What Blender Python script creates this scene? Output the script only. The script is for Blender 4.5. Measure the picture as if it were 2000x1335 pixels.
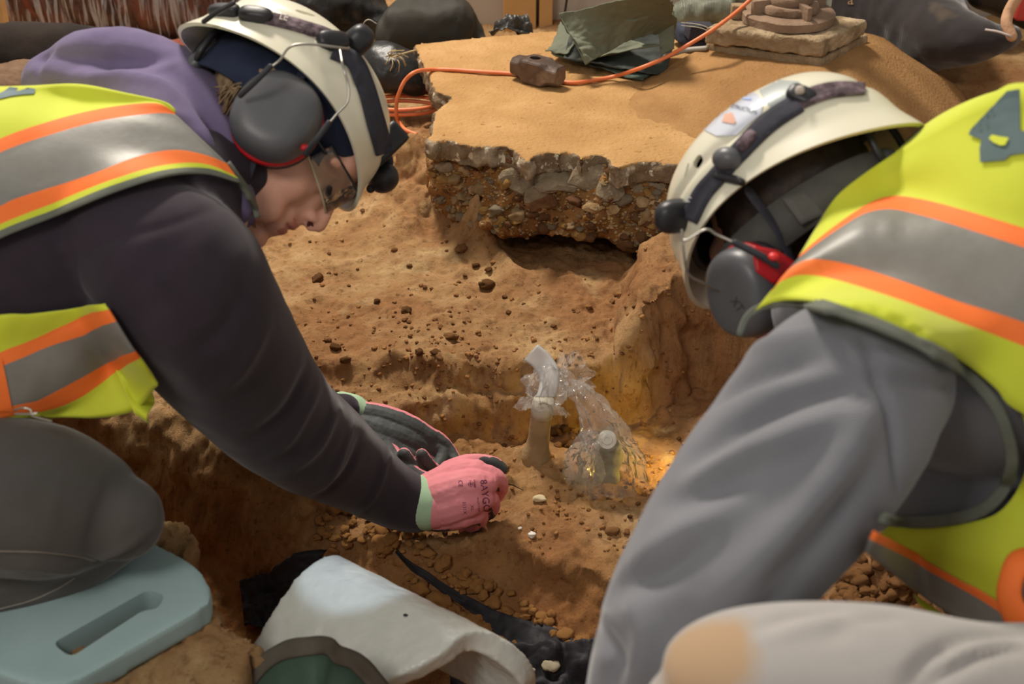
import bpy, bmesh, math, random
import numpy as np
from mathutils import Vector, Matrix
from mathutils.bvhtree import BVHTree
random.seed(7); np.random.seed(7)
for o in list(bpy.data.objects): bpy.data.objects.remove(o)
SC = bpy.context.scene
COL = SC.collection

# ------------------------------------------------------------------ camera
F = 2778.0; PITCH = math.radians(30); CAM = np.array([0, 0, 1.3])
FW = np.array([0, math.cos(PITCH), -math.sin(PITCH)]); RT = np.array([1.0, 0, 0]); UP = np.array([0, math.sin(PITCH), math.cos(PITCH)])
cd = bpy.data.cameras.new('camera'); cam = bpy.data.objects.new('camera', cd); COL.objects.link(cam)
cam.location = CAM; cam.rotation_euler = (math.radians(60), 0, 0)
cd.lens = 50; cd.sensor_width = 36; cd.clip_start = .02; cd.clip_end = 60
cd.dof.use_dof = True; cd.dof.focus_distance = 2.35; cd.dof.aperture_fstop = 6.3
SC.camera = cam

# ------------------------------------------------------------------ world, lights, exposure
w = bpy.data.worlds.new('World'); SC.world = w; w.use_nodes = True
w.node_tree.nodes['Background'].inputs[0].default_value = (1.0, .93, .86, 1); w.node_tree.nodes['Background'].inputs[1].default_value = .36
def lamp(name, kind, loc, target, energy, color, size=.5, size_y=None, spot=None, blend=.5):
    l = bpy.data.lights.new(name, kind); o = bpy.data.objects.new(name, l); COL.objects.link(o)
    o.location = loc; o.rotation_euler = (Vector(target) - Vector(loc)).to_track_quat('-Z', 'Y').to_euler()
    l.energy = energy; l.color = color
    if kind == 'AREA':
        l.shape = 'RECTANGLE'; l.size = size; l.size_y = size_y or size
    else: l.shadow_soft_size = size
    if spot: l.spot_size = math.radians(spot); l.spot_blend = blend
    return o
lamp('ceiling_lamp_back', 'AREA', (-.85, 3.75, 3.4), (.05, 2.0, 0), 150, (1, .91, .80), .7, .45)
lamp('front_fill', 'AREA', (-1.2, -.6, 2.7), (0, 1.8, .2), 28, (1, .94, .88), .8, .6)  # soft fill added on the camera side, not a fitting of the room
lamp('foam_patch_spot', 'SPOT', (-.05, 1.0, 2.3), tuple(CAM + 1.84 * (FW + (700 - 1000) / F * RT - (1180 - 667.5) / F * UP)), 85, (.62, .78, 1), .01, spot=4.6, blend=.4)  # unseen spot added overhead to make the bluish patch on the foam
SC.view_settings.view_transform = 'Standard'; SC.view_settings.look = 'None'
SC.view_settings.gamma = 1; SC.view_settings.use_curve_mapping = False; SC.view_settings.exposure = 0.2
SC.cycles.max_bounces = 7; SC.cycles.transparent_max_bounces = 24
SC.cycles.use_denoising = True

# ------------------------------------------------------------------ helpers
def P(px, py, d):
    return CAM + d * (FW + (px - 1000) / F * RT - (py - 667.5) / F * UP)
def dz(py, z, px=0):
    return (z - CAM[2]) / (FW[2] - (py - 667.5) / F * UP[2])
def PZ(px, py, z): return P(px, py, dz(py, z))
def pix(V):
    V = np.atleast_2d(V) - CAM; d = V @ FW
    return np.stack([1000 + F * (V @ RT) / d, 667.5 - F * (V @ UP) / d, d], 1)
def _h(i, j, k, s):
    n = (i * 374761393 + j * 668265263 + k * 2147483647 + s * 974711) & 0xffffffff
    n = ((n ^ (n >> 13)) * 1274126177) & 0xffffffff
    return ((n ^ (n >> 16)) & 0xffff) / 32767.5 - 1
def vnoise(p, sc=1., seed=0):
    p = np.asarray(p, float) * sc + 1000.37
    i = np.floor(p).astype(np.int64); f = p - i; f = f * f * (3 - 2 * f); r = 0
    for a in (0, 1):
        for b in (0, 1):
            for c in (0, 1):
                wgt = (f[:, 0] if a else 1 - f[:, 0]) * (f[:, 1] if b else 1 - f[:, 1]) * (f[:, 2] if c else 1 - f[:, 2])
                r = r + wgt * _h(i[:, 0] + a, i[:, 1] + b, i[:, 2] + c, seed)
    return r
def fbm(p, sc, oct=4, seed=0, gain=.5):
    r = 0; a = 1
    for o in range(oct): r = r + a * vnoise(p, sc * 2.03 ** o, seed + o * 17); a *= gain
    return r
def catmull(pts, n):
    pts = np.array(pts, float); m = len(pts)
    if m == 2:
        t = np.linspace(0, 1, n)[:, None]; return pts[0] * (1 - t) + pts[1] * t
    Q = np.vstack([2 * pts[0] - pts[1], pts, 2 * pts[-1] - pts[-2]]); out = []
    for u in np.linspace(0, m - 1 - 1e-9, n):
        i = int(u); t = u - i; a, b, c, d = Q[i], Q[i + 1], Q[i + 2], Q[i + 3]
        out.append(.5 * (2 * b + (c - a) * t + (2 * a - 5 * b + 4 * c - d) * t * t + (3 * b - a - 3 * c + d) * t ** 3))
    return np.array(out)
def resample(pts, n):
    pts = np.array(pts, float); s = np.r_[0, np.cumsum(np.linalg.norm(np.diff(pts, axis=0), axis=1))]
    u = np.linspace(0, s[-1], n); return np.stack([np.interp(u, s, pts[:, k]) for k in range(pts.shape[1])], 1)
def smooth_resample(pts, n): return resample(catmull(pts, max(n * 3, 40)), n)

def build(name, V, Fc, mat, root=None, smooth=True, idx=None, kind=None, loc=None, auto=None):
    """link V,Fc as ONE mesh object; vertices are given in world space"""
    V = np.array(V, float)
    if root is not None:
        base = Vector((0, 0, 0)); r = root
        while r is not None: base = base + r.location; r = r.parent
        L = base; o_loc = Vector((0, 0, 0))
        if loc is not None: o_loc = Vector(loc) - base; L = Vector(loc)
    else:
        if loc is None:
            mn, mx = V.min(0), V.max(0); loc = ((mn[0] + mx[0]) / 2, (mn[1] + mx[1]) / 2, mn[2])
        L = Vector(loc); o_loc = L
    me = bpy.data.meshes.new(name); me.from_pydata((V - np.array(L)).tolist(), [], [list(map(int, f)) for f in Fc]); me.update()
    ms = mat if isinstance(mat, (list, tuple)) else [mat]
    for m in ms: me.materials.append(m)
    if idx is not None: me.polygons.foreach_set('material_index', np.array(idx, np.int32))
    if smooth: me.polygons.foreach_set('use_smooth', np.ones(len(me.polygons), bool))
    me.update()
    o = bpy.data.objects.new(name, me); COL.objects.link(o); o.location = o_loc
    if root is not None: o.parent = root
    if kind: o['kind'] = kind
    if auto:
        try: me.set_sharp_from_angle(angle=math.radians(auto))
        except Exception: pass
    return o
def tag(o, label=None, cat=None, group=None, kind=None):
    if label: o['label'] = label
    if cat: o['category'] = cat
    if group: o['group'] = group
    if kind: o['kind'] = kind
    return o
def empty(name, loc, label, cat, group=None):
    o = bpy.data.objects.new(name, None); COL.objects.link(o); o.location = tuple(loc); o.empty_display_size = .05
    return tag(o, label, cat, group)
def frames(pts):
    pts = np.array(pts, float); T = np.gradient(pts, axis=0); T /= np.linalg.norm(T, axis=1)[:, None] + 1e-12
    u = np.cross(T[0], [0, 0, 1.]);
    if np.linalg.norm(u) < .1: u = np.cross(T[0], [1., 0, 0])
    u /= np.linalg.norm(u); Us = [u]
    for i in range(1, len(pts)):
        u = Us[-1] - T[i] * (Us[-1] @ T[i]); u /= np.linalg.norm(u) + 1e-12; Us.append(u)
    Us = np.array(Us); return T, Us, np.cross(T, Us)
def tube(pts, rad, seg=12, caps=True, flat=None, updir=None):
    """swept tube; rad scalar or per point; flat=(a,b) multiplies radius on frame axes"""
    pts = np.array(pts, float); n = len(pts); rad = np.full(n, rad) if np.isscalar(rad) else np.array(rad, float)
    T, U, W = frames(pts)
    if updir is not None:
        W = np.array([np.array(updir, float) - t * (np.array(updir) @ t) for t in T]); W /= np.linalg.norm(W, axis=1)[:, None]; U = np.cross(W, T)
    if caps:
        k = 4; pre = []; post = []
        for j in range(k, 0, -1):
            a = j / k * math.pi / 2 * .98
            pre.append((pts[0] - T[0] * rad[0] * math.sin(a), rad[0] * math.cos(a))); post.append((pts[-1] + T[-1] * rad[-1] * math.sin(a), rad[-1] * math.cos(a)))
        post = post[::-1]
        pts = np.vstack([[p[0] for p in pre], pts, [p[0] for p in post]]); rad = np.r_[[p[1] for p in pre], rad, [p[1] for p in post]]
        U = np.vstack([np.repeat(U[:1], k, 0), U, np.repeat(U[-1:], k, 0)]); W = np.vstack([np.repeat(W[:1], k, 0), W, np.repeat(W[-1:], k, 0)]); n += 2 * k
    a = np.linspace(0, 2 * math.pi, seg, endpoint=False); fa, fb = flat or (1, 1)
    V = (pts[:, None] + rad[:, None, None] * (np.cos(a)[None, :, None] * U[:, None] * fa + np.sin(a)[None, :, None] * W[:, None] * fb)).reshape(-1, 3)
    Fc = [(i * seg + j, i * seg + (j + 1) % seg, (i + 1) * seg + (j + 1) % seg, (i + 1) * seg + j) for i in range(n - 1) for j in range(seg)]
    Fc.append(tuple(range(seg))[::-1]); Fc.append(tuple((n - 1) * seg + j for j in range(seg)))
    return V, Fc
def ptube(nodes, n=24, seg=24, flat=None, updir=None):
    """nodes (px, py, d, radius in px) -> tube"""
    N = catmull(nodes, n); return tube([P(a, b, c) for a, b, c, r in N], [r * c / F for a, b, c, r in N], seg, True, flat, updir)
def ltube(pts, rad, n=20, seg=12, **k):
    N = catmull([list(p) + [r] for p, r in zip(pts, rad)], n); return tube(N[:, :3], N[:, 3], seg, True, **k)
_ico = {}
def ico(sub=3):
    if sub not in _ico:
        bm = bmesh.new(); bmesh.ops.create_icosphere(bm, subdivisions=sub, radius=1)
        _ico[sub] = (np.array([v.co[:] for v in bm.verts]), [tuple(v.index for v in f.verts) for f in bm.faces]); bm.free()
    return _ico[sub][0].copy(), list(_ico[sub][1])
def ell(c, r, R=None, sub=3):
    V, Fc = ico(sub); V = V * np.array(r)
    if R is not None: V = V @ np.array(R)     # R rows are axes
    return V + np.array(c), Fc
def join(parts):
    V = []; Fc = []; n = 0
    for v, f in parts: V.append(np.asarray(v, float)); Fc += [tuple(i + n for i in q) for q in f]; n += len(v)
    return np.vstack(V), Fc
def remesh(parts, vox, smooth=4, fac=.5):
    V, Fc = join(parts); me = bpy.data.meshes.new('t'); me.from_pydata(V.tolist(), [], Fc); o = bpy.data.objects.new('t', me); COL.objects.link(o)
    m = o.modifiers.new('r', 'REMESH'); m.mode = 'VOXEL'; m.voxel_size = vox
    if smooth: s = o.modifiers.new('s', 'SMOOTH'); s.iterations = smooth; s.factor = fac
    dg = bpy.context.evaluated_depsgraph_get(); r = bpy.data.meshes.new_from_object(o.evaluated_get(dg))
    n = len(r.vertices); a = np.empty(n * 3); r.vertices.foreach_get('co', a); Fo = [tuple(p.vertices) for p in r.polygons]
    bpy.data.objects.remove(o); bpy.data.meshes.remove(me); bpy.data.meshes.remove(r)
    return a.reshape(-1, 3), Fo
def boolean_cut(o, cutters):
    """subtract closed meshes (V,F in world space) from object o, for good"""
    V, Fc = join(cutters); me = bpy.data.meshes.new('c'); me.from_pydata(V.tolist(), [], Fc); c = bpy.data.objects.new('c', me); COL.objects.link(c)
    b = o.modifiers.new('b', 'BOOLEAN'); b.operation = 'DIFFERENCE'; b.object = c; b.solver = 'EXACT'
    dg = bpy.context.evaluated_depsgraph_get(); r = bpy.data.meshes.new_from_object(o.evaluated_get(dg)); o.modifiers.remove(b); o.modifiers.clear()
    o.data = r; bpy.data.objects.remove(c)
def normals(V, Fc):
    q = np.array([f[:3] for f in Fc]); n = np.cross(V[q[:, 1]] - V[q[:, 0]], V[q[:, 2]] - V[q[:, 0]]); N = np.zeros_like(V)
    for k in range(3): np.add.at(N, q[:, k], n)
    if len(Fc) and len(Fc[0]) == 4:
        q4 = np.array([f[3] if len(f) > 3 else f[0] for f in Fc]); np.add.at(N, q4, n)
    return N / (np.linalg.norm(N, axis=1)[:, None] + 1e-12)
def bvh_of(V, Fc): return BVHTree.FromPolygons([tuple(v) for v in V], Fc)
CV = Vector(CAM)
def ray_px(b, px, py):
    d = Vector(FW + (px - 1000) / F * RT - (py - 667.5) / F * UP); h = b.ray_cast(CV, d)
    if h[0] is None: return None
    n = h[1];
    if n.dot(d) > 0: n = -n
    return np.array(h[0]), np.array(n), (h[0] - CV).dot(Vector(FW))
def folds(V, Fc, b, curves, px_w=True):
    """displace along normals around px polylines laid on the surface: (pts, width m, height m)"""
    N = normals(V, Fc); D = np.zeros(len(V))
    for pts, wd, ht in curves:
        C = []
        for x, y in smooth_resample(pts, 70):
            h = ray_px(b, x, y)
            if h: C.append(h[0])
        if len(C) < 3: continue
        C = np.array(C); m = len(C); t = np.linspace(0, 1, m)
        near = np.where(np.all((V > C.min(0) - 3 * wd) & (V < C.max(0) + 3 * wd), axis=1))[0]
        if not len(near): continue
        dd = np.linalg.norm(V[near][:, None] - C[None], axis=2); k = dd.argmin(1); dm = dd.min(1)
        D[near] += ht * np.exp(-(dm / wd) ** 2) * np.sin(np.pi * np.clip(t[k] * .92 + .04, 0, 1)) ** .5
    return V + N * D[:, None]
def drape(rows, b, off=.005, nu=60, nv=6, wrap_top=False, wrap_bottom=False, ext=.1, smooth=3, d0=None, smooth_rows=True):
    """cloth strips between px curves laid over body b.  Returns V,F, strip index per face"""
    R = [smooth_resample(r, nu) if smooth_rows else resample(r, nu) for r in rows]; nvs = nv if isinstance(nv, (list, tuple)) else [nv] * (len(rows) - 1)
    L = []; S = []
    for i in range(len(R) - 1):
        for k in range(nvs[i]): L.append(R[i] + (R[i + 1] - R[i]) * k / nvs[i]); S.append(i)
    L.append(R[-1]); G = np.array(L); m = len(G); D = np.full((m, nu), np.nan); Nn = np.zeros((m, nu, 3))
    for i in range(m):
        for j in range(nu):
            h = ray_px(b, *G[i, j])
            if h: D[i, j] = h[2] - off / max(.35, abs(h[1] @ ((h[0] - CAM) / np.linalg.norm(h[0] - CAM)))); Nn[i, j] = h[1]
    miss = np.isnan(D)
    if miss.all(): D[:] = d0
    fill = D.copy()
    for _ in range(200):
        mm = np.isnan(fill)
        if not mm.any(): break
        A = np.pad(fill, 1, constant_values=np.nan); st = np.stack([A[:-2, 1:-1], A[2:, 1:-1], A[1:-1, :-2], A[1:-1, 2:]]); cnt = (~np.isnan(st)).sum(0); s = np.nansum(st, 0)
        up = mm & (cnt > 0); fill[up] = s[up] / cnt[up]
    D = fill
    for _ in range(150 if miss.any() else 0):
        A = np.pad(D, 1, mode='edge'); R_ = (A[:-2, 1:-1] + A[2:, 1:-1] + A[1:-1, :-2] + A[1:-1, 2:]) / 4; D = np.where(miss, R_, D)
    K = D.copy()
    for _ in range(2 if smooth > 5 else 0):
        A = np.pad(D, 1, mode='edge'); D = np.minimum.reduce([A[1:-1, 1:-1], A[:-2, 1:-1], A[2:, 1:-1], A[1:-1, :-2], A[1:-1, 2:]])
    for _ in range(smooth):
        A = np.pad(D, 1, mode='edge'); D = (A[:-2, 1:-1] + A[2:, 1:-1] + A[1:-1, :-2] + A[1:-1, 2:] + 2 * D) / 6
    D = np.where(miss, D, np.minimum(D, K + .002))
    V = np.array([[P(G[i, j, 0], G[i, j, 1], D[i, j]) for j in range(nu)] for i in range(m)])
    def wrapped(row, prev):
        out = []
        for step in (.35, .7, 1.0):
            q = []
            for j in range(nu):
                dirv = (row[j] - CAM); dirv /= np.linalg.norm(dirv); p = row[j] + dirv * ext * step
                hit = b.find_nearest(Vector(p)); q.append(np.array(hit[0]) + np.array(hit[1]) * off if hit[0] else p)
            q = np.array(q)
            for _ in range(3): q[1:-1] = (q[:-2] + q[2:] + 2 * q[1:-1]) / 4
            out.append(q)
        return out
    rowsV = list(V)
    if wrap_top: rowsV = wrapped(V[0], V[1])[::-1] + rowsV; S = [0] * 3 + S
    if wrap_bottom: rowsV = rowsV + wrapped(V[-1], V[-2]); S = S + [S[-1]] * 3
    VV = np.array(rowsV).reshape(-1, 3); M = len(rowsV)
    Fc = [(i * nu + j, (i + 1) * nu + j, (i + 1) * nu + j + 1, i * nu + j + 1) for i in range(M - 1) for j in range(nu - 1)]
    idx = [S[i] for i in range(M - 1) for j in range(nu - 1)]
    return VV, Fc, idx
def solid(o, t, off=0.):
    m = o.modifiers.new('thickness', 'SOLIDIFY'); m.thickness = t; m.offset = off; return o
def decal_poly(pts, b, off=.001, res=7):
    """filled px polygon laid on surface b -> V,F"""
    pts = np.array(pts, float); bm = bmesh.new(); vs = [bm.verts.new((x, y, 0)) for x, y in pts]; bm.faces.new(vs)
    bmesh.ops.triangulate(bm, faces=bm.faces[:]);
    for _ in range(6):
        e = [e for e in bm.edges if e.calc_length() > res]
        if not e: break
        bmesh.ops.subdivide_edges(bm, edges=e, cuts=1); bmesh.ops.triangulate(bm, faces=bm.faces[:])
    bm.verts.index_update(); V0 = [v.co[:] for v in bm.verts]; Fc = [tuple(v.index for v in f.verts) for f in bm.faces]; bm.free()
    return project2(V0, Fc, b, off)
def decal(name, pts, b, off, m, root):
    r = decal_poly(pts, b, off)
    return build(name, r[0], r[1], m, root, smooth=False) if r else None
def project2(V0, Fc, b, off):
    V = []; last = None; hits = [ray_px(b, v[0], v[1]) for v in V0]; ok = [h for h in hits if h]
    if not ok: return None
    dm = np.mean([h[2] for h in ok])
    for v, h in zip(V0, hits): V.append(h[0] + h[1] * off if h else P(v[0], v[1], dm - off))
    V = np.array(V); Fc = [f[::-1] for f in Fc if all(hits[i] for i in f)]
    return (V, Fc) if Fc else None
def text_px(s, cx, cy, size, ang, b, off=.0008, sx=1., shear=0, res=8, bold=0):
    """writing laid on surface b; cx,cy centre px; size cap height px; ang degrees clockwise"""
    cu = bpy.data.curves.new('t', 'FONT'); cu.body = s; cu.size = size * 1.4; cu.align_x = 'CENTER'; cu.align_y = 'CENTER'; cu.resolution_u = 3; cu.shear = shear; cu.offset = bold
    o = bpy.data.objects.new('t', cu); COL.objects.link(o); dg = bpy.context.evaluated_depsgraph_get(); me = bpy.data.meshes.new_from_object(o.evaluated_get(dg)); bpy.data.objects.remove(o)
    bm = bmesh.new(); bm.from_mesh(me); bmesh.ops.triangulate(bm, faces=bm.faces[:]); bm.verts.index_update()
    a = math.radians(ang); ca, sa = math.cos(a), math.sin(a)
    V0 = [(cx + sx * v.co.x * ca + v.co.y * sa, cy + sx * v.co.x * sa - v.co.y * ca) for v in bm.verts]; Fc = [tuple(v.index for v in f.verts)[::-1] for f in bm.faces]; bm.free()
    return project2(V0, Fc, b, off)
def box(c, h, R=None):
    c = np.array(c, float); s = np.array([(x, y, z) for x in (-1, 1) for y in (-1, 1) for z in (-1, 1)], float) * np.array(h)
    if R is not None: s = s @ np.array(R)
    return s + c, [(0, 1, 3, 2), (4, 6, 7, 5), (0, 4, 5, 1), (2, 3, 7, 6), (0, 2, 6, 4), (1, 5, 7, 3)]
def bevel(V, Fc, wd, seg=2):
    bm = bmesh.new(); vs = [bm.verts.new(v) for v in V]
    for f in Fc: bm.faces.new([vs[i] for i in f])
    bmesh.ops.recalc_face_normals(bm, faces=bm.faces[:]); bmesh.ops.bevel(bm, geom=bm.edges[:], offset=wd, segments=seg, affect='EDGES', profile=.6)
    bm.verts.index_update(); r = (np.array([v.co[:] for v in bm.verts]), [tuple(v.index for v in f.verts) for f in bm.faces]); bm.free(); return r
def prism(poly3, down, wd=0, seg=2):
    """polygon (list of 3-D points) extruded by vector down"""
    p = np.array(poly3, float); n = len(p); V = np.vstack([p, p + np.array(down)]); Fc = [tuple(range(n)), tuple(range(2 * n - 1, n - 1, -1))] + [(i, i + n, (i + 1) % n + n, (i + 1) % n) for i in range(n)]
    bm = bmesh.new(); vs = [bm.verts.new(v) for v in V]
    for f in Fc: bm.faces.new([vs[i] for i in f])
    bmesh.ops.recalc_face_normals(bm, faces=bm.faces[:])
    if wd: bmesh.ops.bevel(bm, geom=bm.edges[:], offset=wd, segments=seg, affect='EDGES', profile=.6)
    bm.verts.index_update(); r = (np.array([v.co[:] for v in bm.verts]), [tuple(v.index for v in f.verts) for f in bm.faces]); bm.free(); return r
def sheet(fn, nu, nv):
    """grid surface from fn(u,v)->3-D"""
    V = np.array([fn(i / (nu - 1), j / (nv - 1)) for j in range(nv) for i in range(nu)])
    return V, [(j * nu + i, j * nu + i + 1, (j + 1) * nu + i + 1, (j + 1) * nu + i) for j in range(nv - 1) for i in range(nu - 1)]

# ------------------------------------------------------------------ materials
def srgb(c):
    if isinstance(c, str): c = [int(c[i:i + 2], 16) / 255 for i in (0, 2, 4)]
    return tuple((x / 12.92 if x <= .04045 else ((x + .055) / 1.055) ** 2.4) for x in c) + (1,)
def mat(name, c1, c2=None, nscale=8, rough=.85, bump=.0, bscale=200, bdist=.002, metal=0, c3=None, spec=.4, sheen=0, weave=0, weave_axis='X', sss=0, coat=0, detail=6, contrast=.5, emit=None, speck=None):
    m = bpy.data.materials.new(name); m.use_nodes = True; nt = m.node_tree; N = nt.nodes; L = nt.links; B = N['Principled BSDF']
    B.inputs['Roughness'].default_value = rough; B.inputs['Metallic'].default_value = metal; B.inputs['Specular IOR Level'].default_value = spec
    if sheen: B.inputs['Sheen Weight'].default_value = sheen; B.inputs['Sheen Roughness'].default_value = .4
    if coat: B.inputs['Coat Weight'].default_value = coat; B.inputs['Coat Roughness'].default_value = .15
    if sss: B.inputs['Subsurface Weight'].default_value = sss; B.inputs['Subsurface Radius'].default_value = (.01, .004, .002); B.inputs['Subsurface Scale'].default_value = .6
    B.inputs['Base Color'].default_value = srgb(c1)
    tc = N.new('ShaderNodeTexCoord')
    if c2:
        nz = N.new('ShaderNodeTexNoise'); nz.inputs['Scale'].default_value = nscale; nz.inputs['Detail'].default_value = detail; nz.inputs['Roughness'].default_value = .6; L.new(tc.outputs['Object'], nz.inputs['Vector'])
        cr = N.new('ShaderNodeValToRGB'); e = cr.color_ramp.elements; e[0].position = .5 - contrast * .35; e[1].position = .5 + contrast * .35; e[0].color = srgb(c1); e[1].color = srgb(c2)
        if c3: q = e.new(.5); q.color = srgb(c3)
        L.new(nz.outputs['Fac'], cr.inputs['Fac']); out = cr.outputs['Color']
        if speck:
            n2 = N.new('ShaderNodeTexNoise'); n2.inputs['Scale'].default_value = speck[1]; n2.inputs['Detail'].default_value = 3; L.new(tc.outputs['Object'], n2.inputs['Vector'])
            c2r = N.new('ShaderNodeValToRGB'); c2r.color_ramp.elements[0].position = speck[2]; c2r.color_ramp.elements[1].position = speck[2] + .06; c2r.color_ramp.elements[0].color = (0, 0, 0, 1)
            mx = N.new('ShaderNodeMixRGB'); mx.inputs['Color2'].default_value = srgb(speck[0]); L.new(n2.outputs['Fac'], c2r.inputs['Fac']); L.new(c2r.outputs['Color'], mx.inputs['Fac']); L.new(out, mx.inputs['Color1']); out = mx.outputs['Color']
        L.new(out, B.inputs['Base Color'])
    if bump or weave:
        bn = N.new('ShaderNodeBump'); bn.inputs['Strength'].default_value = bump or weave; bn.inputs['Distance'].default_value = bdist
        if weave:
            a = N.new('ShaderNodeTexWave'); a.inputs['Scale'].default_value = bscale; a.bands_direction = weave_axis; a.inputs['Distortion'].default_value = .6; L.new(tc.outputs['Object'], a.inputs['Vector']); L.new(a.outputs['Fac'], bn.inputs['Height'])
        else:
            b2 = N.new('ShaderNodeTexNoise'); b2.inputs['Scale'].default_value = bscale; b2.inputs['Detail'].default_value = 5; L.new(tc.outputs['Object'], b2.inputs['Vector']); L.new(b2.outputs['Fac'], bn.inputs['Height'])
        L.new(bn.outputs['Normal'], B.inputs['Normal'])
    return m
def film(name, tint=(1, 1, 1), haze=.12, gloss=.25, rough=.12):
    """thin clear plastic film: mostly see-through, glossy, slightly milky"""
    m = bpy.data.materials.new(name); m.use_nodes = True; nt = m.node_tree; N = nt.nodes; L = nt.links; N.clear()
    o = N.new('ShaderNodeOutputMaterial'); t = N.new('ShaderNodeBsdfTransparent'); g = N.new('ShaderNodeBsdfGlossy'); d = N.new('ShaderNodeBsdfDiffuse'); tr = N.new('ShaderNodeBsdfTranslucent')
    t.inputs[0].default_value = (*tint, 1); g.inputs['Roughness'].default_value = rough; d.inputs[0].default_value = (.9, .9, .9, 1); tr.inputs[0].default_value = (.9, .9, .9, 1)
    lw = N.new('ShaderNodeLayerWeight'); lw.inputs['Blend'].default_value = gloss; m1 = N.new('ShaderNodeMixShader'); m2 = N.new('ShaderNodeMixShader'); m3 = N.new('ShaderNodeMixShader')
    L.new(d.outputs[0], m3.inputs[1]); L.new(tr.outputs[0], m3.inputs[2]); m3.inputs[0].default_value = .5
    m2.inputs[0].default_value = haze; L.new(t.outputs[0], m2.inputs[1]); L.new(m3.outputs[0], m2.inputs[2])
    L.new(lw.outputs['Fresnel'], m1.inputs[0]); L.new(m2.outputs[0], m1.inputs[1]); L.new(g.outputs[0], m1.inputs[2]); L.new(m1.outputs[0], o.inputs['Surface'])
    tc = N.new('ShaderNodeTexCoord'); nz = N.new('ShaderNodeTexNoise'); nz.inputs['Scale'].default_value = 70; bn = N.new('ShaderNodeBump'); bn.inputs['Strength'].default_value = 1.; bn.inputs['Distance'].default_value = .006
    L.new(tc.outputs['Object'], nz.inputs['Vector']); L.new(nz.outputs['Fac'], bn.inputs['Height']); L.new(bn.outputs['Normal'], g.inputs['Normal'])
    return m
def earth_mat():
    """subsoil colour by height (dusty tan above, redder clay in the cut), mottled, with grit relief"""
    m = bpy.data.materials.new('excavated_clay'); m.use_nodes = True; nt = m.node_tree; N = nt.nodes; L = nt.links; B = N['Principled BSDF']; B.inputs['Roughness'].default_value = .95; B.inputs['Specular IOR Level'].default_value = .15
    tc = N.new('ShaderNodeTexCoord'); sp = N.new('ShaderNodeSeparateXYZ'); L.new(tc.outputs['Object'], sp.inputs[0])
    def noise(s, d=6, r=.6):
        n = N.new('ShaderNodeTexNoise'); n.inputs['Scale'].default_value = s; n.inputs['Detail'].default_value = d; n.inputs['Roughness'].default_value = r; L.new(tc.outputs['Object'], n.inputs['Vector']); return n.outputs['Fac']
    def ramp(src, stops):
        c = N.new('ShaderNodeValToRGB'); e = c.color_ramp.elements
        while len(e) < len(stops): e.new(.5)
        for q, (p, col) in zip(e, stops): q.position = p; q.color = srgb(col) if isinstance(col, str) else (col, col, col, 1)
        L.new(src, c.inputs['Fac']); return c.outputs['Color']
    def mix(f, a, b, mode='MIX'):
        x = N.new('ShaderNodeMixRGB'); x.blend_type = mode
        if isinstance(f, float): x.inputs[0].default_value = f
        else: L.new(f, x.inputs[0])
        L.new(a, x.inputs[1]); L.new(b, x.inputs[2]); return x.outputs[0]
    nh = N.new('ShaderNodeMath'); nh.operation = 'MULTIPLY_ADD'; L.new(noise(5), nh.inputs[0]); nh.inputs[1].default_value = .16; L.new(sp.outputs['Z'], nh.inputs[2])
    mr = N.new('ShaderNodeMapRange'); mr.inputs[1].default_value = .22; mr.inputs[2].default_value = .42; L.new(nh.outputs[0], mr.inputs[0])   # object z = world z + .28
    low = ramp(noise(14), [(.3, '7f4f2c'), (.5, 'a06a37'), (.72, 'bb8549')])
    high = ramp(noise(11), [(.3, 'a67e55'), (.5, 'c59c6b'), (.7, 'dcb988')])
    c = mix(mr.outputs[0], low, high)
    c = mix(ramp(noise(4, 4), [(.45, 0.), (.62, .75)]), c, ramp(noise(30), [(.3, '94643f'), (.7, 'b37e51')]))
    c = mix(ramp(noise(9, 4), [(.60, 0.), (.70, .7)]), c, ramp(noise(50), [(.3, 'c9a572'), (.7, 'dbbd8c')]))
    c = mix(ramp(noise(38, 5, .75), [(.54, 0.), (.64, .42)]), c, ramp(noise(9), [(.3, '7a5231'), (.7, '946640')]))
    c = mix(ramp(noise(85, 3), [(.60, 0.), (.68, .5)]), c, ramp(noise(9), [(.3, '5e3d22'), (.7, '79502c')]))
    L.new(c, B.inputs['Base Color'])
    b1 = N.new('ShaderNodeBump'); b1.inputs['Strength'].default_value = 1.; b1.inputs['Distance'].default_value = .0038; L.new(noise(60, 8, .72), b1.inputs['Height'])
    b2 = N.new('ShaderNodeBump'); b2.inputs['Strength'].default_value = 1.; b2.inputs['Distance'].default_value = .0016; L.new(noise(240, 6, .75), b2.inputs['Height']); L.new(b1.outputs[0], b2.inputs['Normal'])
    L.new(b2.outputs[0], B.inputs['Normal']); return m
M = {}
M['earth'] = earth_mat()
M['clod'] = mat('clay_clod', '7d5430', 'a1764a', 30, .95, .7, 180, .003, spec=.15)
M['darkclod'] = mat('damp_clay_clod', '5a3d22', '7d5531', 30, .95, .7, 180, .003, spec=.15)
M['cream'] = mat('cream_helmet_shell', 'd9d5bd', 'e0dcc6', 5, .34, spec=.5, coat=.25)
M['blackp'] = mat('black_plastic', '1c1c1f', '2a2a2e', 20, .42, .1, 300, .001)
M['blackr'] = mat('black_rubber', '26272b', '33343a', 20, .6, .1, 300, .001)
M['greycup'] = mat('grey_earmuff_plastic', '4a4b4e', '57585b', 12, .42, .05, 300, .0005, spec=.5)
M['red'] = mat('red_plastic', 'b51a22', rough=.4)
M['steel'] = mat('steel_wire', 'a8a49a', rough=.3, metal=.9)
M['webbing'] = mat('dark_webbing', '2f2f38', '3a3a44', 60, .85, weave=.5, bscale=300, bdist=.0006)
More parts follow.
